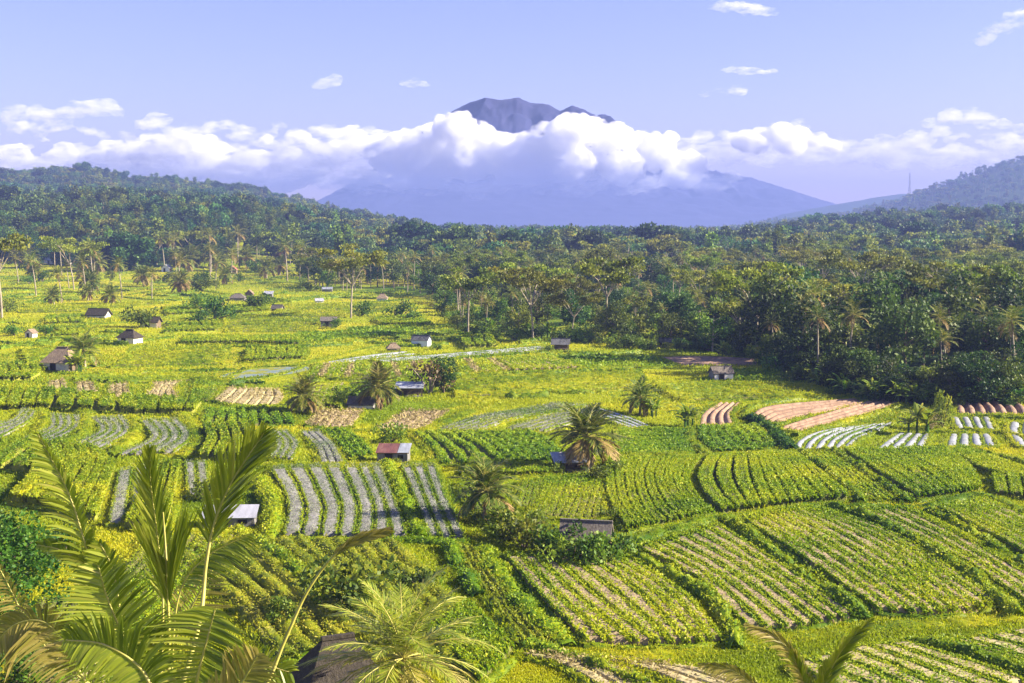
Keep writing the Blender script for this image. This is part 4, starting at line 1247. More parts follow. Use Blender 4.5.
place_px('bushy', 60, 560, 44, "yellow flowered leafy shrub below the bushy mounds", var=1)
place_px('bushy', 8, 312, 18, "yellow shrub at the left edge of the meadow", var=1)

rp = np.random.default_rng(91)
for k in range(46):
    x = rp.uniform(8, 300); y = rp.uniform(262, 296) if k < 40 else rp.uniform(298, 306)
    if k >= 40: x = (54, 62, 110, 122, 88, 152)[k - 40]
    place_px('palm' if k % 2 else 'palmlow', x, y, rp.uniform(28, 42) * (1 if k % 2 else .6), "coconut palm among the huts of the left meadow", group="coconut palms in the left meadow")
for k in range(40):
    place_px('bush' if k % 3 else 'light', rp.uniform(0, 420), rp.uniform(256, 292), rp.uniform(8, 16), "low tree or bush scattered between the meadow palms", group="bushes in the left meadow")

# ---- forest: tree positions
def spaced(cands, dmin):
    """greedy thinning on a hash grid, order kept"""
    grid = {}; out = []
    for i, (x, y, dm) in enumerate(cands):
        g = dm; key = (int(x // g), int(y // g), round(math.log(dm, 1.3)))
        bad = False
        for a in (-1, 0, 1):
            for b in (-1, 0, 1):
                for q in grid.get((key[0] + a, key[1] + b, key[2]), ()):
                    if (q[0] - x) ** 2 + (q[1] - y) ** 2 < dm * dm: bad = True
        if not bad:
            grid.setdefault(key, []).append((x, y)); out.append(i)
    return out


r = np.random.default_rng(77)
# near forest: feet sampled in world space inside the wooded outline
N = 16000
yy = 190 + (1000 - 190) * r.random(N) ** .8
xx = r.uniform(-.46, .46, N) * yy
zz = height(xx, yy)
cz = yy * cp - (zz - CAM_Z) * sp
fx = 512 + F * xx / cz; fy = 341.5 - F * ((zz - CAM_Z) * cp + yy * sp) / cz
ok = in_forest_px(fx, fy)
slope_meadow = (fx > 175) & (fx < 400) & (fy > 240) & (fy < 278) & (yy < 1200)
sparse_left = (fx < 290) & (fy > 250)
ok &= ~(slope_meadow & (r.random(N) < .85)) & ~(sparse_left & (r.random(N) < .45))
xx, yy, zz, fx, fy = xx[ok], yy[ok], zz[ok], fx[ok], fy[ok]
order = np.argsort(yy)
cands = [(xx[i], yy[i], 5.2 if (yy[i] < 330 and fx[i] > 740) else 9.5 if yy[i] < 480 else 7.6) for i in order]
sel = [order[i] for i in spaced(cands, 6)]
cnt = {}
FAR = []
LBL = {'broad': ("dark round crowned tree in the forest behind the fields", "dark round forest trees"),
       'light': ("light green leafy tree among the darker forest trees", "light green forest trees"),
       'palm': ("coconut palm with feathery crown rising from the forest", "coconut palms in the forest"),
       'umbrella': ("olive umbrella shaped tree with pale limbs in the forest", "umbrella trees in the forest"),
       'tall': ("tall dark tree with a narrow crown in the hill forest", "tall dark hill trees"),
       'tallpale': ("tall slender pale trunked tree in the hill forest", "pale trunked hill trees"),
       'bush': ("dark bush growing along the front edge of the forest", "bushes along the forest edge"),
       'banana': ("banana plant with broad pale leaves at the forest edge", "banana plants at the forest edge")}
for i in sel:
    x, y, z, a, b = xx[i], yy[i], zz[i], fx[i], fy[i]
    q = r.random()
    belt = a > 740 and y < 330
    left = a < 300
    if belt:
        kind = 'palm' if q < .38 else ('broad' if q < .93 else 'umbrella')
    elif left and b < 262:
        kind = 'tall' if q < .35 else 'tallpale' if q < .6 else 'broad' if q < .85 else 'umbrella'
    elif left:
        kind = 'palm' if q < .62 else 'light' if q < .8 else 'umbrella' if q < .88 else 'broad'
    elif y < 420:
        kind = 'umbrella' if q < .14 else 'palm' if q < .42 else 'light' if q < .78 else 'broad'
    else:
        kind = 'palm' if q < .36 else 'light' if q < .60 else 'broad' if q < .86 else 'umbrella'
    if cnt.get(kind, 0) >= (280 if kind != 'umbrella' else 120):
        FAR.append((x, y, z)); continue
    cnt[kind] = cnt.get(kind, 0) + 1
    sc = r.uniform(.75, 1.2) * (1.0 if belt else .9)
    if not belt and not left and y < 420: sc *= r.uniform(.55, .95)
    if belt and kind == 'palm': sc *= .85
    if left and kind in ('palm', 'light'): sc *= .95
    place(kind, (x, y, z - .1), sc, label=LBL[kind][0], group=LBL[kind][1])
for k in range(230):
    a = r.uniform(425, 770); yq = r.uniform(255, 520)
    X = (a - 512) / F * yq; Zq = float(height(np.array([X]), np.array([yq]))[0])
    cz1 = yq * cp - (Zq - CAM_Z) * sp; py1 = 341.5 - F * ((Zq - CAM_Z) * cp + yq * sp) / cz1
    if not in_forest_px(np.array([a]), np.array([py1]))[0]: continue
    place('bushy', (X, yq, Zq - .1), r.uniform(1.4, 3.2), label="pale leafy shrub in the undergrowth beneath the forest trees", group="forest undergrowth shrubs")
for k in range(70):
    a = r.uniform(735, 1060); ey = float(np.interp(a, [700, 752, 800, 846, 900, 1100], [350, 362, 380, 396, 406, 406]))
    p = up1(a, ey - r.uniform(0, 12))
    place('broad' if k % 4 else 'light', (p.x, p.y, p.z - .3), r.uniform(.32, .62), label="low dark rounded tree filling the front of the tree belt", group="low trees at the belt front")
# undergrowth along the forest edge
edge = catmull([(432,303),(462,330),(520,338),(580,344),(650,350),(700,352),(752,362),(800,380),(846,396),(900,405),(960,406),(1024,406),(1070,406)], 90)
for k, (ex, ey) in enumerate(edge):
    for rep in range(2):
        p = up1(ex + r.normal(0, 3), ey - 1.5 + r.normal(0, 1.5) - rep * 3)
        if r.random() < .78:
            place('bush' if ex > 760 or r.random() < .3 else 'bushy', (p.x, p.y, p.z - .1), r.uniform(.8, 1.9), label=LBL['bush'][0], group=LBL['bush'][1])
        else:
            place('banana', (p.x, p.y, p.z - .1), r.uniform(.8, 1.3), label=LBL['banana'][0], group=LBL['banana'][1])
print("forest", cnt, len(FAR))

# ---- far forest: one mass of trees running over plain and hills
N = 60000
yy = 640 * (5200 / 640) ** (r.random(N) ** .9)
xx = r.uniform(-.5, .5, N) * yy
zz = height(xx, yy)
cz = yy * cp - (zz - CAM_Z) * sp
fx = 512 + F * xx / cz; fy = 341.5 - F * ((zz - CAM_Z) * cp + yy * sp) / cz
ok = in_forest_px(fx, fy) & ~((fx > 175) & (fx < 400) & (fy > 240) & (yy < 1150) & (r.random(N) < .9)) & (fy < 262)
ok &= yy > 700
xx, yy, zz = xx[ok], yy[ok], zz[ok]
cands = [(xx[i], yy[i], 8.5 if yy[i] < 1500 else 10.5 if yy[i] < 2600 else 12) for i in range(len(xx))]
sel = spaced(cands, 8)
pts = np.array([(xx[i], yy[i], zz[i]) for i in sel] + FAR)
print("far forest", len(pts))


def far_proto(seed, kind):
    r = np.random.default_rng(seed)
    if kind == 0:
        (_, tv, tf), (_, v, f, t) = proto_broad(seed, 11, 5.6, .8, 11, 20)
    elif kind == 1:
        (_, tv, tf), (_, v, f, t) = proto_tall(seed, 15, .9, 12)
    elif kind == 2:
        (_, tv, tf), (_, v, f, t) = proto_umbrella(seed, 12, 6.5, .8, 9)
    else:
        pp = proto_palm(seed, 10, 13, 3.6, 6, 1.3, 0, .07)
        v, f, t = pp[1][1], pp[1][2], pp[1][3]
        tv, tf = pp[0][1], pp[0][2]
    V = np.concatenate([v, tv]); Fc = np.concatenate([f, tf + len(v)])
    fm = np.concatenate([np.zeros(len(f)), np.ones(len(tf))])
    T = np.concatenate([t, np.full(len(tv), .4)])
    me = mesh_np("far_tree", V, Fc, [M['treel' if kind == 1 else 'albizia' if kind == 2 else 'fartree'], M['bark']], tint=T, fm=fm)
    return me


def instanced(name, pts, me, seed, label, big=1.0):
    base = bpy.data.objects.new("far_tree_shape", me)      # source shape only
    pm = bpy.data.meshes.new(name)
    pm.vertices.add(len(pts)); pm.vertices.foreach_set("co", np.ascontiguousarray(pts, np.float32).ravel())
    o = link(name, pm, kind="stuff", label=label)
    g = bpy.data.node_groups.new(name, 'GeometryNodeTree')
    g.interface.new_socket("Geometry", in_out='INPUT', socket_type='NodeSocketGeometry')
    g.interface.new_socket("Geometry", in_out='OUTPUT', socket_type='NodeSocketGeometry')
    gi = g.nodes.new("NodeGroupInput"); go = g.nodes.new("NodeGroupOutput")
    m2p = g.nodes.new("GeometryNodeMeshToPoints")
    ip = g.nodes.new("GeometryNodeInstanceOnPoints")
    info = g.nodes.new("GeometryNodeObjectInfo"); info.inputs["Object"].default_value = base; info.inputs["As Instance"].default_value = True
    rv = g.nodes.new("FunctionNodeRandomValue"); rv.data_type = 'FLOAT_VECTOR'
    rv.inputs[0].default_value = (0, 0, 0); rv.inputs[1].default_value = (0, 0, 6.283); rv.inputs["Seed"].default_value = seed
    rs = g.nodes.new("FunctionNodeRandomValue"); rs.data_type = 'FLOAT'
    rs.inputs[2].default_value = .5 * big; rs.inputs[3].default_value = 1.5 * big; rs.inputs["Seed"].default_value = seed + 9
    L = g.links.new
    L(gi.outputs[0], m2p.inputs[0]); L(m2p.outputs[0], ip.inputs["Points"]); L(info.outputs["Geometry"], ip.inputs["Instance"])
    L(rv.outputs[0], ip.inputs["Rotation"]); L(rs.outputs[1], ip.inputs["Scale"]); L(ip.outputs[0], go.inputs[0])
    md = o.modifiers.new("scatter", 'NODES'); md.node_group = g
    return o


kinds = r.choice(5, len(pts), p=[.40, .13, .13, .25, .09])
FN = ["round crowned trees of the distant forest seen as one mass", "narrow tall trees of the distant forest seen as one mass", "flat crowned trees of the distant forest seen as one mass", "palms of the distant forest seen as one mass"]
for k in range(4):
    for v_ in range(2):
        P = pts[(kinds == k)][v_::2]
        instanced(["far_forest", "far_forest", "far_forest", "far_palm_forest"][k], P, far_proto(300 + k * 10 + v_, k), 3 + k * 7 + v_, FN[k])

# ------------------------------------------------------------------ huts
def quad_mesh(name, quads, mat):
    v = np.array([p for q in quads for p in q], float)
    fs3 = []; k = 0; f4 = []; f3 = []
    for q in quads:
        (f4 if len(q) == 4 else f3).append(list(range(k, k + len(q)))); k += len(q)
    fl = [np.array(f, np.int32) for f in (f4, f3) if f]
    return mesh_np(name, v, fl, mat)


def box_quads(x0, x1, y0, y1, z0, z1):
    a, b, c, d = (x0, y0), (x1, y0), (x1, y1), (x0, y1)
    lo = [(*p, z0) for p in (a, b, c, d)]; hi = [(*p, z1) for p in (a, b, c, d)]
    q = [[lo[i], lo[(i + 1) % 4], hi[(i + 1) % 4], hi[i]] for i in range(4)]
    q += [hi, lo[::-1]]
    return q


def slab(p0, p1, p2, p3, th):
    """thick sheet from four corners (counter clockwise seen from outside)"""
    P = np.array([p0, p1, p2, p3], float)
    n = np.cross(P[1] - P[0], P[3] - P[0]); n /= np.linalg.norm(n)
    B = P - n * th
    q = [[tuple(p) for p in P], [tuple(p) for p in B[::-1]]]
    for i in range(4):
        j = (i + 1) % 4
        q.append([tuple(P[i]), tuple(B[i]), tuple(B[j]), tuple(P[j])])
    return q


def hut(label, px, py, wpx, wall='brownwall', roof='thatch', depth=.8, wall_h=.42, roof_h=.38, over=.12, kind='gable', rz=0, front=None, door=True, open_=False, name='hut', low_back=0.0, window=False, group='huts and shelters in the fields'):
    p = up1(px, py)
    w = wpx * p.y / F / (1 + 2 * over)
    d = w * depth; hw = w * wall_h; hr = w * roof_h; ov = w * over
    t = thing(name, label, 'hut' if name == 'hut' else name.replace('_', ' '), (p.x, p.y + d * .5, p.z - .05), R(rz), group)
    x0, x1, y0, y1 = -w / 2, w / 2, -d / 2, d / 2
    th = max(.06, w * (.045 if 'thatch' in roof else .015))
    base = box_quads(x0 - .12, x1 + .12, y0 - .12, y1 + .12, -.5, .12)
    link("plinth", quad_mesh("plinth", base, M['greywall']), t)
    if open_:
        for sx in (x0 + .08, x1 - .08):
            for sy in (y0 + .08, y1 - .08):
                link("post", quad_mesh("post", box_quads(sx - .07, sx + .07, sy - .07, sy + .07, .12, hw), M['wood']), t)
        link("back_wall", quad_mesh("back_wall", box_quads(x0 + .2, x1 - .2, y1 - .28, y1 - .2, .12, hw * .97), M[wall]), t)
        link("bench", quad_mesh("bench", box_quads(x0 + .3, x1 - .3, y1 - .95, y1 - .35, .122, hw * .3), M['wood']), t)
    else:
        link("wall", quad_mesh("wall", box_quads(x0, x1, y0, y1, .122, hw), M[wall]), t)
        if front:
            link("front_wall", quad_mesh("front_wall", box_quads(x0 + .05, x1 - .05, y0 - .05, y0 - .003, .14, hw * .96), M[front]), t)
        yf = y0 - (.053 if front else .003)
        if door:
            dw = min(.9, w * .24)
            dq = box_quads(-w * .12 - dw / 2, -w * .12 + dw / 2, yf - .04, yf, .13, min(hw * .9, 2.0))
            dd_ = link("door", quad_mesh("door", dq, M['doorway']), t)
            link("door_frame", quad_mesh("door_frame", box_quads(-w * .12 - dw / 2 - .1, -w * .12 - dw / 2 - .003, yf - .06, yf, .13, min(hw * .94, 2.1)) + box_quads(-w * .12 + dw / 2 + .003, -w * .12 + dw / 2 + .1, yf - .06, yf, .13, min(hw * .94, 2.1)), M['wood']), dd_)
        if window:
            link("window", quad_mesh("window", box_quads(w * .18, w * .36, yf - .04, yf, hw * .45, hw * .78), M['doorway']), t)
    X0, X1, Y0, Y1 = x0 - ov, x1 + ov, y0 - ov, y1 + ov
    ze = hw - hr * ov / (d / 2) * .6
    zt = hw + hr
    if kind == 'gable':       # ridge along x
        q = slab((X0, Y0, ze), (X1, Y0, ze), (X1, 0, zt), (X0, 0, zt), th) + slab((X1, Y1, ze), (X0, Y1, ze), (X0, 0.004, zt), (X1, 0.004, zt), th)
        link("roof", quad_mesh("roof", q, M[roof]), t)
        if not open_:
            g = []
            for sx, fl in ((x0 + .02, 1), (x1 - .02, -1)):
                tri = [(sx, y0, hw), (sx, y1, hw), (sx, 0, zt - th * 1.3)]
                g.append(tri[::-1] if fl > 0 else tri)
            link("gable", quad_mesh("gable", g, M[wall]), t)
        link("ridge_cap", quad_mesh("ridge_cap", box_quads(X0 - .02, X1 + .02, -.12, .12, zt - th * .8, zt + .05), M[roof]), t)
    elif kind == 'gabley':    # ridge along y, gable to the front
        ze = hw - hr * ov / (w / 2) * .6
        q = slab((X0, Y1, ze), (X0, Y0, ze), (0, Y0, zt), (0, Y1, zt), th) + slab((X1, Y0, ze), (X1, Y1, ze), (.004, Y1, zt), (.004, Y0, zt), th)
        link("roof", quad_mesh("roof", q, M[roof]), t)
        link("gable", quad_mesh("gable", [[(x0, y0 + .02, hw), (x1, y0 + .02, hw), (0, y0 + .02, zt - th * 1.3)]], M[front or wall]), t)
    elif kind == 'hip':
        rl = w * .2
        A, B, C, D = (X0, Y0, ze), (X1, Y0, ze), (X1, Y1, ze), (X0, Y1, ze)
        a, b = (-rl, 0, zt), (rl, 0, zt)
        q = [[A, B, b, a], [C, D, a, b], [B, C, b], [D, A, a], [D, C, B, A]]
        link("roof", quad_mesh("roof", q, M[roof]), t)
        link("ridge_cap", quad_mesh("ridge_cap", box_quads(-rl - .1, rl + .1, -.15, .15, zt - .08, zt + .1), M[roof]), t)
    elif kind == 'lean':      # single sloping sheet, lower at the front
        q = slab((X0, Y0, hw), (X1, Y0, hw), (X1, Y1, hw + hr), (X0, Y1, hw + hr), th)
        link("roof", quad_mesh("roof", q, M[roof]), t)
        for sx in (X0 + .2, 0, X1 - .2):
            link("rafter", quad_mesh("rafter", slab((sx - .04, Y0 + .05, hw - .06), (sx + .04, Y0 + .05, hw - .06), (sx + .04, Y1 - .05, hw + hr - .06), (sx - .04, Y1 - .05, hw + hr - .06), .08), M['wood']), t)
    return t


hut("large hut with a tall brown thatched roof and white front wall in the meadow", 59, 371, 35, 'brownwall', 'thatch', .8, .36, .44, .1, 'hip', -14, front='whitewall')
hut("small hut with dark domed thatch and a white wall in the yellow meadow", 128, 344, 23, 'whitewall', 'thatchd', .8, .38, .36, .1, 'hip', -20)
hut("wide low hut with dark gabled thatch and pale end wall in the meadow", 97, 318, 23, 'whitewall', 'thatchd', .6, .2, .28, .08, 'gable', -12, door=False)
hut("hut with dark roof and white front walls half hidden by shrubs", 150, 328, 19, 'brownwall', 'thatchd', .7, .42, .3, .1, 'gable', -8, front='whitewall')
hut("smallest pale hut between shrubs at the left of the meadow", 30, 338, 11, 'whitewall', 'thatch', .8, .6, .4, .1, 'gabley', -20)
hut("low hut with a grey rounded roof far off by a hedge", 237, 301, 17, 'greywall', 'thatchg', .7, .25, .25, .08, 'hip', 0, door=False)
hut("tiny thatched hut beyond the egg shaped bush", 249, 297, 9, 'brownwall', 'thatch', .8, .5, .5, .1, 'gabley', 0, door=False)
hut("tiny hut with a white roof beyond the egg shaped bush", 268, 297, 10, 'greywall', 'metalwhite', .8, .4, .3, .1, 'lean', 0, door=False)
hut("low hut with grey purple roof right of the egg shaped bush", 277, 311, 12, 'greywall', 'thatchg', .7, .3, .35, .1, 'gable', -15, door=False)
hut("small hut with white roof and dark bushes in the far meadow", 319, 303, 9, 'whitewall', 'metalwhite', .7, .35, .3, .1, 'gable', 15, door=False)
hut("grey roofed low hut with dark front beside a bush", 328, 327, 17, 'greywall', 'thatchg', .7, .42, .22, .06, 'lean', 5, door=True)
hut("long shed with grey sheet roof before the far hill", 327, 292, 11, 'greywall', 'metalgrey', .5, .3, .2, .06, 'lean', 0, door=False)
hut("small hut with rounded pale thatch before the forest", 382, 301, 12, 'whitewall', 'thatch', .8, .35, .4, .12, 'hip', 0, door=False)
hut("small open thatched shelter with pale posts", 393, 352, 15, 'whitewall', 'thatch', .8, .38, .35, .12, 'hip', 12, open_=True, name='shelter')
hut("hut with a pale blue side wall and dark roof", 421, 347, 19, 'bluewall', 'metaldark', .6, .42, .26, .05, 'gable', -18, door=False)
hut("dark open sided hut in front of the forest", 561, 351, 19, 'brownwall', 'metaldark', .7, .48, .32, .1, 'gable', -8, open_=True, name='shelter')
hut("grey gabled hut with white base in the shaded field", 722, 382, 23, 'greywall', 'thatchg', .7, .46, .30, .06, 'gable', 14, front='whitewall')
hut("open shelter with a grey sheet roof and dark inside", 409, 397, 29, 'brownwall', 'metalgrey', .7, .36, .16, .05, 'lean', 0, open_=True, name='shelter')
hut("low hut with grey thatch and a pale end wall", 361, 409, 28, 'whitewall', 'thatchg', .6, .22, .26, .06, 'gable', -6, door=False)
hut("small hut with a rusty red and grey sheet roof", 393, 463, 34, 'greywall', 'metalred', .6, .36, .2, .05, 'lean', -4, window=True)
hut("open shelter with blue grey sheet roof under the big coconut palm", 571, 473, 38, 'brownwall', 'metalblue', .7, .34, .18, .05, 'lean', 8, open_=True, name='shelter')
hut("overgrown shed with a dark grey roof and climbing plants", 587, 560, 54, 'brownwall', 'thatchg', .6, .46, .34, .06, 'gable', -12, window=True)
hut("shed with a bright white sheet roof behind the tall palm frond", 228, 528, 56, 'greywall', 'metalwhite', .42, .22, .16, .04, 'lean', 3, window=True)
hut("dark steep thatched hut at the bottom between the palms", 334, 712, 92, 'brownwall', 'thatchd', .9, .35, .52, .08, 'hip', 24)
hut("house with a blue white gable on the far left slope", 94, 268, 15, 'brownwall', 'metaldark', .8, .5, .4, .1, 'gabley', 10, front='bluewall', name='house', group='houses by the forest')
hut("white walled house among the far left trees", 66, 265, 9, 'whitewall', 'metalwhite', .7, .5, .3, .08, 'gable', 0, name='house', group='houses by the forest')
hut("long house with a pale roof on the far left slope", 50, 264, 13, 'whitewall', 'metalblue', .5, .35, .2, .05, 'gable', 0, name='house', group='houses by the forest')
hut("house with a white gable right of the far palms", 166, 272, 10, 'brownwall', 'metalwhite', .8, .5, .4, .1, 'gabley', -10, front='bluewall', name='house', group='houses by the forest')
hut("brown roofed house with dark doorway on the green slope", 232, 274, 10, 'brownwall', 'tile', .8, .55, .45, .1, 'gabley', 0, name='house', group='houses by the forest')
hut("dark roofed shed half hidden under the trees", 664, 348, 18, 'brownwall', 'metaldark', .6, .4, .22, .06, 'gable', 0, name='house', group='houses by the forest')

# houses showing in the far forest
rh = [o for o in COL.objects if o.get('label') == "small hut with a rusty red and grey sheet roof"][0]
rr_ = [c for c in rh.children if c.name.startswith('roof')][0]
cs_ = np.array([v.co[:] for v in rr_.data.vertices][:4])
f0, f1 = .66, 1.004
p0, p1, p2, p3 = cs_[0] + (cs_[1] - cs_[0]) * f0, cs_[0] + (cs_[1] - cs_[0]) * f1, cs_[3] + (cs_[2] - cs_[3]) * f1, cs_[3] + (cs_[2] - cs_[3]) * f0
up_ = np.array([0, -.01, .035])
link("grey_roof_sheet", quad_mesh("grey_roof_sheet", slab(p0 + up_, p1 + up_, p2 + up_, p3 + up_, .03), M['metalgrey']), rh)


def far_house(label, px, py, d, wpx, roof, wall):
    x = (px - 512) / F * d
    zg = height(np.array([x]), np.array([float(d)]))[0]
    w = wpx * d / F
    ztop = CAM_Z + (HOR - py) / F * d
    t = thing('house', label, 'house', (x, d, zg - .3), 0, 'houses by the forest')
    hw = max(3.0, ztop - zg - w * .25)
    link("wall", quad_mesh("wall", box_quads(-w / 2, w / 2, -w * .3, w * .3, 0, hw), M[wall]), t)
    q = slab((-w * .56, -w * .36, hw - .2), (w * .56, -w * .36, hw - .2), (w * .56, 0, hw + w * .25), (-w * .56, 0, hw + w * .25), .3) + \
        slab((w * .56, w * .36, hw - .2), (-w * .56, w * .36, hw - .2), (-w * .56, .004, hw + w * .25), (w * .56, .004, hw + w * .25), .3)
    link("roof", quad_mesh("roof", q, M[roof]), t)
    for k in (-.3, 0, .3):
        link("window", quad_mesh("window", box_quads(w * k - w * .06, w * k + w * .06, -w * .3 - .05, -w * .3 - .003, hw - 2.2, hw - .9), M['doorway']), t)
far_house("house with a long red brown roof among the far trees", 804, 241, 820, 17, 'tile', 'whitewall')
far_house("tiny white building in the misty far forest", 718, 234, 1250, 5, 'metalwhite', 'whitewall')
far_house("pale arched roof showing above the far trees", 484, 257, 700, 8, 'metalwhite', 'whitewall')

# ------------------------------------------------------------------ telecom mast on the right ridge
def mast():
    d = 3600.0; x = (907 - 512) / F * d
    z0 = height(np.array([x]), np.array([d]))[0] - 1
    z1 = CAM_Z + (HOR - 174) / F * d
    hgt = z1 - z0
    t = thing('lattice_mast', "thin lattice radio mast standing on the far right ridge", 'mast', (x, d, z0))
    ps = []
    b = 2.6
    for sx, sy in ((-1, -1), (1, -1), (1, 1), (-1, 1)):
        link("leg", mesh_np("leg", *tube([(sx * b, sy * b, 0), (sx * b * .25, sy * b * .25, hgt)], [.45, .3], 5), M['steel']), t)
    n = 12
    for k in range(n):
        a, c = k / n, (k + 1) / n
        wa, wc = b * (1 - .75 * a), b * (1 - .75 * c)
        for s in range(4):
            cs = [(-1, -1), (1, -1), (1, 1), (-1, 1)]
            p, q = cs[s], cs[(s + 1) % 4]
            ps.append(tube([(p[0] * wa, p[1] * wa, a * hgt), (q[0] * wc, q[1] * wc, c * hgt)], [.16, .16], 4))
    link("bracing", mesh_np("bracing", *merge(ps), M['steel']), t)
    link("antenna", mesh_np("antenna", *tube([(0, 0, hgt), (0, 0, hgt + 7)], [.3, .15], 5), M['steel']), t)
    dish = [tube([(0, -1.2, hgt * .8), (0, -2.2, hgt * .8)], [.3, 1.4], 10), tube([(1.2, 0, hgt * .7), (2.2, 0, hgt * .7)], [.3, 1.4], 10)]
    link("dish", mesh_np("dish", *merge(dish), M['whitewall']), t)
mast()

# ------------------------------------------------------------------ volcano beyond the plain
M['volcano'] = noise_mat("haze_tinted_forested_slope", [(.009, .010, .042), (.016, .018, .064), (.038, .037, .088)], .004, detail=8, rough=.95, coords="Object")  # blue of the hazy air is mixed into the slope colour
def volcano():
    D0 = 14000.0
    prof = [(40, 236), (150, 229), (250, 221), (320, 206), (370, 178), (410, 146), (440, 122), (455, 111), (470, 104), (486, 100), (500, 102), (517, 100), (532, 105), (548, 106), (560, 112), (572, 107), (583, 111), (597, 118), (607, 117), (620, 126), (640, 143), (665, 160), (700, 172), (740, 180), (770, 189), (800, 199), (820, 206), (850, 215), (900, 227), (1000, 236)]
    nx, ny = 640, 220
    px = np.linspace(40, 1000, nx); dy = np.linspace(-4600, 5200, ny)
    PX, DY_ = np.meshgrid(px, dy, indexing='ij')
    top = CAM_Z + (HOR - np.interp(PX, [p[0] for p in prof], [p[1] for p in prof])) / F * D0
    X = (PX - 512) / F * D0; Y = D0 + DY_
    up = np.maximum(top, 0)
    # a cone-like spread: high parts fall off more steeply
    s = np.where(DY_ < 0, 900 + 2600 * np.exp(-up / 420), 2600)
    fall = 1 / (1 + (np.abs(DY_) / s) ** 2)
    fall = np.where(DY_ < 0, fall * sstep(-4600, -2500, DY_) , fall)
    Z = up * fall
    rid = 1 - np.abs(2 * fbm(X / 380 + 9 + .8 * fbm(Y / 500, X / 500, 3), Y / 420, 51, 6) - 1)
    Z += (rid - .75) * np.clip(up * .45, 0, 330) * np.clip(fall * 1.15, 0, 1) * (.12 + .88 * sstep(0, 400, np.abs(DY_))) * 1.0
    Z -= 12
    co = np.stack([X, Y, Z], -1).reshape(-1, 3)
    i, j = np.meshgrid(np.arange(nx - 1), np.arange(ny - 1), indexing='ij')
    f = np.stack([i * ny + j, (i + 1) * ny + j, (i + 1) * ny + j + 1, i * ny + j + 1], -1).reshape(-1, 4)
    c = np.array([0, D0, 0])
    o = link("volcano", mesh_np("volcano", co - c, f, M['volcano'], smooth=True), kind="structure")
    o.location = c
volcano()
# low plain between the haze and the volcano foot
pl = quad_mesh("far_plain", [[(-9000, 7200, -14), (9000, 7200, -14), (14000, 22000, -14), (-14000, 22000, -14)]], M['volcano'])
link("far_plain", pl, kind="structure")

# ------------------------------------------------------------------ clouds: lumpy closed shapes filled with scattering vapour
def vapour(name, dens, col=(1, 1, 1), g=.2):
    m, nt_, out = new_mat(name)
    p = nt_.nodes.new("ShaderNodeVolumePrincipled")
    p.inputs["Color"].default_value = (*col, 1); p.inputs["Density"].default_value = dens; p.inputs["Anisotropy"].default_value = g
    nt_.links.new(p.outputs[0], out.inputs["Volume"])
    return m
def torn_vapour(name, dens, scale, lo, hi, stretch=(1, 1, 1.6), step=.06):
    m, nt_, out = new_mat(name)
    tc = nt_.nodes.new("ShaderNodeTexCoord"); mp = nt_.nodes.new("ShaderNodeMapping"); mp.inputs["Scale"].default_value = stretch
    n = nt_.nodes.new("ShaderNodeTexNoise"); n.inputs["Scale"].default_value = scale; n.inputs["Detail"].default_value = 7; n.inputs["Roughness"].default_value = .7
    mr = nt_.nodes.new("ShaderNodeMapRange"); mr.inputs[1].default_value = lo; mr.inputs[2].default_value = hi; mr.inputs[3].default_value = 0; mr.inputs[4].default_value = dens
    p = nt_.nodes.new("ShaderNodeVolumePrincipled"); p.inputs["Color"].default_value = (1, 1, 1, 1); p.inputs["Anisotropy"].default_value = .0
    nt_.links.new(tc.outputs["Object"], mp.inputs[0]); nt_.links.new(mp.outputs[0], n.inputs["Vector"]); nt_.links.new(n.outputs["Fac"], mr.inputs[0])
    nt_.links.new(mr.outputs[0], p.inputs["Density"]); nt_.links.new(p.outputs[0], out.inputs["Volume"])
    m.cycles.volume_step_rate = step
    return m
M['cumulus'] = torn_vapour("dense_cloud_vapour", .032, .008, .41, .58, (1, 1, 1.3))
M['bank'] = torn_vapour("layered_cloud_vapour", .020, .0055, .42, .62, (.8, .8, 2.6))
M['stratus'] = torn_vapour("thin_cloud_vapour", .012, .006, .43, .70, (1, 1, 3.0))
M['wisp'] = torn_vapour("faint_cloud_vapour", .012, .006, .46, .75, (.8, .8, 2.4))


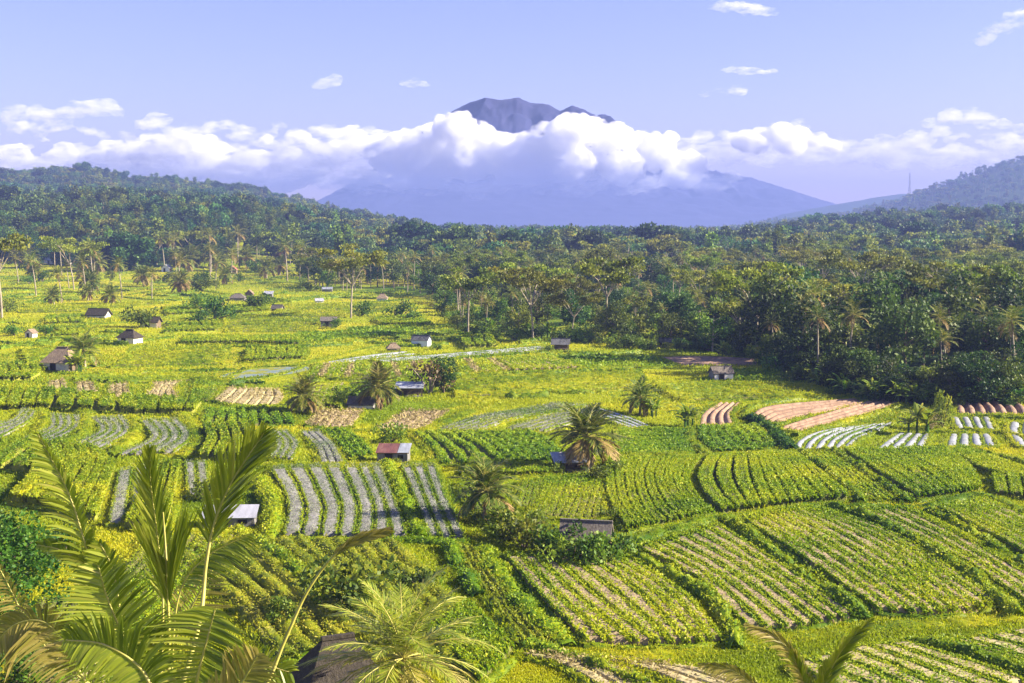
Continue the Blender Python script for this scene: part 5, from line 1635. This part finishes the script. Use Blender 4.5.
def cloud(label, d, puffs, mat, seed, vox=26.0, rough=.28, zs=.72):
    """puffs: (px, py, radius_px) ; union of lumpy balls, remeshed to one skin"""
    import bmesh
    r = np.random.default_rng(seed)
    bm = bmesh.new()
    base = bmesh.new(); bmesh.ops.create_icosphere(base, subdivisions=4, radius=1)
    bv = np.array([v.co[:] for v in base.verts]); bf = np.array([[v.index for v in f.verts] for f in base.faces]); base.free()
    c0 = at_dist(puffs[0][0], puffs[0][1], d)
    parts = []
    for k, (px, py, rp) in enumerate(puffs):
        R_ = rp * d / F
        c = at_dist(px, py, d + r.normal(0, R_ * .5)) - c0
        nn = .5 * noise3(bv * 2.2 + seed + k * 3.3, seed) + .3 * noise3(bv * 4.7 + k, seed + 1) + .2 * noise3(bv * 9.5 + k, seed + 2)
        v = bv * (1 + rough * 2 * (nn[:, None] - .45)) * R_
        v[:, 2] *= zs
        parts.append((v + c, bf))
    v, f = merge(parts)
    bm.free()
    me = mesh_np("cloud", v, f, mat, smooth=True)
    o = link("cloud", me, label=label, category="cloud", group="clouds before the volcano")
    o.location = c0
    md = o.modifiers.new("skin", 'REMESH'); md.mode = 'VOXEL'; md.voxel_size = vox * .6
    for k, (sc_, st_) in enumerate(((150, 70), (62, 34), (26, 14))):
        tx = bpy.data.textures.new("billow", 'CLOUDS'); tx.noise_scale = sc_; tx.noise_depth = 2
        dm = o.modifiers.new("billow", 'DISPLACE'); dm.texture = tx; dm.strength = st_ * (vox / 24); dm.mid_level = .5; dm.texture_coords = 'GLOBAL'
    return o


def spread(r, x0, x1, y0, y1, n, r0, r1):
    return [(r.uniform(x0, x1), r.uniform(y0, y1), r.uniform(r0, r1)) for _ in range(n)]


rc = np.random.default_rng(4)
main = [(430,140,24),(455,128,20),(478,138,22),(500,148,24),(525,146,20),(548,150,20),(572,131,24),(592,132,18),(612,142,22),(640,148,22),(405,146,22),(385,154,20),(470,160,28),(520,166,28),(570,164,28),(620,164,26),(430,168,28),(660,158,20),(690,164,18),(400,172,22),(680,176,18)]
main += spread(rc, 400, 680, 126, 170, 60, 5, 11) + [(x, 150 - 28 * math.exp(-((x - 460) / 40) ** 2) - 26 * math.exp(-((x - 580) / 26) ** 2) + rc.normal(0, 3), rc.uniform(5, 9)) for x in np.arange(400, 660, 8)]
cloud("bright white heaped cloud covering the middle of the volcano", 9000, main, M['cumulus'], 3, vox=22)
b2 = [(x, 182 + rc.normal(0, 3), rc.uniform(10, 16)) for x in np.arange(325, 745, 12)]
cloud("flat grey violet cloud base lying across the volcano slope", 8900, b2, M['stratus'], 5, zs=.6)
l1 = [(x, 158 + 8 * math.sin(x * .03) + rc.normal(0, 8), rc.uniform(14, 26)) for x in np.arange(-60, 400, 12)] + [(x, 178 + rc.normal(0, 4), rc.uniform(14, 20)) for x in np.arange(-60, 400, 16)]
l1 += spread(rc, 0, 400, 136, 170, 50, 5, 10)
cloud("long white cloud bank left of the volcano above the green ridge", 9400, l1, M['bank'], 7, zs=.5, vox=24)
l2 = [(x, 130 + rc.normal(0, 6) + .02 * x, rc.uniform(7, 14)) for x in np.arange(-60, 380, 11)]
cloud("thin grey violet cloud layer over the left cloud bank", 9200, l2, M['stratus'], 8, zs=.45)
l3 = [(10,116,9),(22,114,10),(38,112,11),(52,116,9),(66,112,10),(78,108,12),(92,106,12),(105,109,12),(116,112,8)]
cloud("small violet cloud floating above the left end of the bank", 9100, l3, M['stratus'], 9, zs=.7)
l4 = [(x, 148 + rc.normal(0, 5), rc.uniform(7, 13)) for x in np.arange(140, 420, 11)]
cloud("grey cloud streak between the left bank and the heaped cloud", 8800, l4, M['stratus'], 10, zs=.5)
r1 = [(x, 148 + (x - 660) * .01 + rc.normal(0, 7), rc.uniform(11, 20)) for x in np.arange(655, 1110, 11)] + [(x, 160 + rc.normal(0, 3), rc.uniform(9, 14)) for x in np.arange(670, 960, 12)]
r1 += spread(rc, 660, 1040, 130, 160, 40, 5, 10)
cloud("long grey white cloud bank right of the volcano", 9300, r1, M['stratus'], 11, zs=.5, vox=24)
r2 = [(745,140,13),(762,135,13),(780,132,14),(798,136,13),(815,141,12),(830,145,10),(755,144,14),(790,145,16)]
cloud("rounded pale cloud lying on the right bank", 9000, r2, M['cumulus'], 12, zs=.7)
r3 = [(930,122,9),(948,117,12),(966,116,14),(985,120,12),(1002,124,9),(1020,128,8)]
cloud("rounded lone cloud above the right ridge", 9000, r3, M['stratus'], 13, zs=.6)
cloud("small bright wisp of cloud high above the right half", 9000, [(712,8,6),(720,6,8),(728,7,9),(736,6,10),(744,8,11),(752,8,10),(760,10,9),(768,11,8),(776,12,6)], M['wisp'], 14, vox=18, zs=.5, rough=.4)
cloud("thin flat white cloud streak below the high wisp", 9000, [(722,70,5),(729,70,7),(736,70,8),(743,71,9),(750,71,9),(757,71,8),(764,72,8),(772,71,6)], M['wisp'], 15, vox=16, zs=.36, rough=.35)
cloud("faint cloud puff at the upper right edge", 9000, [(985,38,9),(1000,28,12),(1018,22,14),(1030,16,14)], M['wisp'], 16, zs=.6, rough=.5)
cloud("faint greyish cloud scrap right of the volcano top", 9000, [(705,94,7),(722,91,9),(738,90,8)], M['wisp'], 17, zs=.4, rough=.5)
cloud("tiny violet cloud scrap left of the volcano top", 9000, [(316,86,6),(322,84,8),(328,82,9),(334,80,7),(339,78,5)], M['wisp'], 18, vox=18, zs=.5, rough=.5)
cloud("tiny faint cloud scrap nearest the volcano top on its left", 9000, [(404,83,6),(410,83,8),(416,83,9),(422,84,7),(427,85,5)], M['wisp'], 19, vox=18, zs=.5, rough=.5)

# ------------------------------------------------------------------ haze
hz = quad_mesh("haze", box_quads(-6200, 6200, -120, 7150, -16, 262), vapour("valley_haze", .00021, (.23, .30, .68), .1))
o = link("haze", hz, kind="stuff")
o["label"] = "pale blue haze filling the valley"

# ------------------------------------------------------------------ large palms in the foreground
M['trunkpalm'] = noise_mat("ringed_palm_trunk", [(.12, .10, .08), (.26, .22, .17), (.36, .31, .25)], 2, stretch=(.6, .6, 9), rough=.9, bump=.6)


def near_frond(root, o3, pts, left, right, a0, a1, n, mat, tilt=(0, -1, .2), droop=.15, start=.15, stem_r=.03, wd=.042, seed=0, end=1.0):
    """frond from a rachis given as (px, py, distance); left/right leaflet lengths in pixels"""
    n = int(n * 1.5); left *= 1.12; right *= 1.12
    r = np.random.default_rng(seed)
    A = catmull(np.array([(p[0], p[1]) for p in pts], float), 40)
    D = np.interp(np.linspace(0, 1, 40), np.linspace(0, 1, len(pts)), [p[2] for p in pts])
    P = np.array([at_dist(a[0], a[1], d) for a, d in zip(A, D)])
    T = norm(np.gradient(P, axis=0))
    N = norm(np.array(tilt, float))
    q = np.linspace(start, end, n)
    i = np.minimum((q * 39).astype(int), 38); f = (q * 39 - i)[:, None]
    c = P[i] * (1 - f) + P[i + 1] * f; t = T[i]
    S = norm(np.cross(N, t))
    prof = np.clip(np.sin(np.pi * np.clip((q - start) / (end - start) * .82 + .15, 0, 1)) ** .7, .15, 1)
    m = D.mean() / F
    vs_, fs_, ts = [], [], []
    off = 0
    for side, ln in ((1, left), (-1, right)):
        if ln <= 0: continue
        ang = np.radians(a0 + (a1 - a0) * (q - start) / (end - start)) + r.normal(0, .05, n)
        dr = t * np.cos(ang)[:, None] + S * side * np.sin(ang)[:, None] + N * .18 + r.normal(0, .03, (n, 3))
        dr = norm(dr)
        Lm = ln * m * prof * r.uniform(.86, 1.06, n)
        wv = norm(np.cross(dr, N + r.normal(0, .25, (n, 3)))) * wd
        down = np.array([0, 0, -1.0])
        seg = []
        for k, (u, w_) in enumerate(((0, .5), (.35, 1), (.7, .8), (1, .06))):
            pt = c + dr * (Lm * u)[:, None] + down * (Lm * droop * u * u)[:, None]
            seg.append(np.stack([pt - wv * w_ * .5, pt + wv * w_ * .5], 1))
        seg = np.stack(seg, 1)          # n,4,2,3
        V = seg.reshape(-1, 3)
        b = np.arange(n)[:, None] * 8
        fa = np.concatenate([np.stack([b + 2 * k, b + 2 * k + 1, b + 2 * k + 3, b + 2 * k + 2], -1).reshape(-1, 4) for k in range(3)])
        vs_.append(V); fs_.append(fa + off); off += len(V)
        ts.append(np.repeat(np.clip(.45 + .12 * side + r.normal(0, .14, n), 0, 1), 8))
    fr = link("frond", mesh_np("frond", np.concatenate(vs_) - o3, np.concatenate(fs_), M[mat], tint=np.concatenate(ts)), root)
    sv, sf = tube(P - o3, np.linspace(stem_r, stem_r * .3, 40), 6)
    link("frond_stem", mesh_np("frond_stem", sv, sf, M['rachis'], smooth=True), fr)


def near_palm(label, cpx, cpy, d, fronds):
    c = at_dist(cpx, cpy, d)
    zg = float(height(np.array([c[0]]), np.array([c[1]]))[0])
    base = np.array([c[0] + .3, c[1] + .2, zg - .1])
    root = thing("coconut_palm", label, "palm", tuple(base))
    n = 14
    tt = np.linspace(0, 1, n)
    path = base + (c - base) * tt[:, None] + np.stack([.2 * np.sin(tt * 3), 0 * tt, 0 * tt], 1)
    rad = .16 - .05 * tt + .012 * (np.arange(n) % 2); rad[0] = .24
    v, f = tube(path - base, rad, 10)
    link("trunk", mesh_np("trunk", v, f, M['trunkpalm'], smooth=True), root)
    for k, fr in enumerate(fronds):
        near_frond(root, base, *fr[0], **dict(fr[1], seed=k + int(cpx)))
    return root


d = 21
near_palm("large young coconut palm with upright fronds in the bottom left foreground", 165, 705, d, [
 (([(178,700,21),(200,620,21.5),(206,565,22),(214,525,22),(232,482,22),(264,433,22)], 52, 56, 30, 18, 46, 'frond'), dict(start=.56, droop=.05, stem_r=.05)),
 (([(168,700,21),(169,640,21),(168,600,21),(166,555,21),(163,512,21)], 80, 88, 12, 26, 34, 'frond'), dict(start=.5, droop=.02, stem_r=.04, end=.72)),
 (([(160,700,22),(163,600,23),(158,540,23),(151,485,23),(150,452,23)], 46, 46, 30, 16, 40, 'frond'), dict(start=.4, droop=.06)),
 (([(150,705,20),(118,640,20),(98,590,20),(84,540,20),(68,492,20),(38,434,20)], 42, 22, 48, 26, 44, 'frond'), dict(start=.42, droop=.3)),
 (([(160,705,19),(128,655,19),(120,610,19),(113,570,19),(100,543,19)], 46, 26, 72, 40, 34, 'frond'), dict(start=.2, droop=.1)),
 (([(185,705,18),(194,690,18),(203,655,18),(215,610,18)], 88, 66, 118, 78, 36, 'frond'), dict(start=.1, droop=.25)),
 (([(170,705,25),(178,600,25),(205,558,25),(250,534,25)], 10, 36, 50, 30, 30, 'frond'), dict(start=.55, droop=.4)),
 (([(165,705,26),(172,650,26),(190,610,26),(212,572,26)], 30, 48, 75, 55, 26, 'frondold'), dict(start=.2, droop=.0)),
 (([(225,710,18),(262,690,18),(285,640,18),(306,594,18),(330,560,18),(352,543,18),(388,529,18)], 22, 26, 14, 7, 26, 'frondold'), dict(start=.76, droop=.12, stem_r=.035)),
 (([(120,715,19),(88,686,19),(68,648,19),(44,622,19),(16,624,19),(-4,642,19)], 44, 38, 60, 60, 46, 'frondold'), dict(start=.35, droop=.5)),
 (([(150,705,20),(100,650,20),(84,600,20),(86,560,20),(94,528,20)], 14, 16, 40, 20, 28, 'frond'), dict(start=.5, droop=.3)),
 (([(150,705,20),(110,620,20),(80,565,20),(60,550,20),(38,545,20)], 10, 40, 50, 50, 34, 'frond'), dict(start=.55, droop=.6)),
 (([(160,705,17),(140,668,17),(105,645,17),(66,640,17)], 30, 56, 70, 55, 40, 'frond'), dict(start=.15, droop=.35)),
 (([(190,715,17),(235,690,17),(258,655,17)], 50, 44, 70, 40, 26, 'frondold'), dict(start=.2, droop=.2)),
 (([(160,710,18),(150,680,18),(130,650,18),(108,600,18),(98,565,18)], 60, 60, 80, 50, 40, 'frond'), dict(start=.15, droop=.15)),
 (([(165,710,22),(100,690,22),(40,640,22),(-5,560,22)], 30, 30, 60, 40, 40, 'frondold'), dict(start=.2, droop=.5)),
 (([(165,710,19),(215,690,19),(262,668,19),(290,672,19)], 50, 60, 70, 50, 36, 'frond'), dict(start=.15, droop=.4)),
])
near_palm("young coconut palm whose frond tips rise from the bottom edge at the right", 815, 735, 34, [
 (([(815,735,34),(812,700,34),(800,668,34),(780,640,34),(748,624,34)], 26, 24, 30, 12, 44, 'frondold'), dict(start=.2, droop=.35, wd=.05)),
 (([(815,735,34),(820,700,34),(832,668,34),(846,645,34),(870,620,34)], 24, 26, 28, 14, 44, 'frond'), dict(start=.2, droop=.15, wd=.06)),
 (([(815,735,34),(806,700,34),(798,672,34),(793,650,34)], 22, 22, 30, 14, 40, 'frond'), dict(start=.2, droop=.1, wd=.05)),
 (([(815,735,34),(818,705,34),(822,680,34),(826,662,34)], 20, 20, 30, 14, 40, 'frond'), dict(start=.2, droop=.1, wd=.05)),
 (([(815,735,34),(770,700,34),(735,672,34),(700,664,34)], 16, 22, 40, 30, 40, 'frondold'), dict(start=.3, droop=.5, wd=.05)),
 (([(815,735,34),(850,705,34),(890,700,34),(920,715,34)], 24, 24, 60, 40, 40, 'frond'), dict(start=.2, droop=.5, wd=.05)),
])
# coconut palm beside the dark thatched hut
pp = make_proto('palmnear', proto_palm(84, 3.7, 40, 4.7, 50, 1.0, .30, .016, .02), {'trunk': 'trunkpalm', 'crown': 'frond', 'frond_stem': 'rachis', 'dry_foliage': 'frondold'})
for (x, dd_, lab, sc) in ((402, 58, "full grown coconut palm with drooping brown fronds beside the dark thatched hut", 1.0),):
    X = (x - 512) / F * dd_
    t = thing('coconut_palm', lab, 'palm', (X, dd_, float(height(np.array([X]), np.array([float(dd_)]))[0]) - .1), .6, None, sc)
    for pn, me in pp: link(pn, me, t)

bigp = pts[kinds == 4]
bigp = bigp[(bigp[:, 1] > 650) & (bigp[:, 1] < 2600)] - np.array([0, 0, 2.0])
for v_ in range(2):
    vv_ = proto_broad(500 + v_, 13, 7.0, .8, 22, 34, .2, .75)
    me_ = mesh_np("big_tree", np.concatenate([vv_[1][1], vv_[0][1]]), np.concatenate([vv_[1][2], vv_[0][2] + len(vv_[1][1])]), [M['fartree'], M['bark']],
                  tint=np.concatenate([vv_[1][3], np.full(len(vv_[0][1]), .4)]), fm=np.concatenate([np.zeros(len(vv_[1][2])), np.ones(len(vv_[0][2]))]))
    instanced("far_forest", bigp[v_::2], me_, 90 + v_, "large billowing crowns standing out of the distant forest", 1.35)
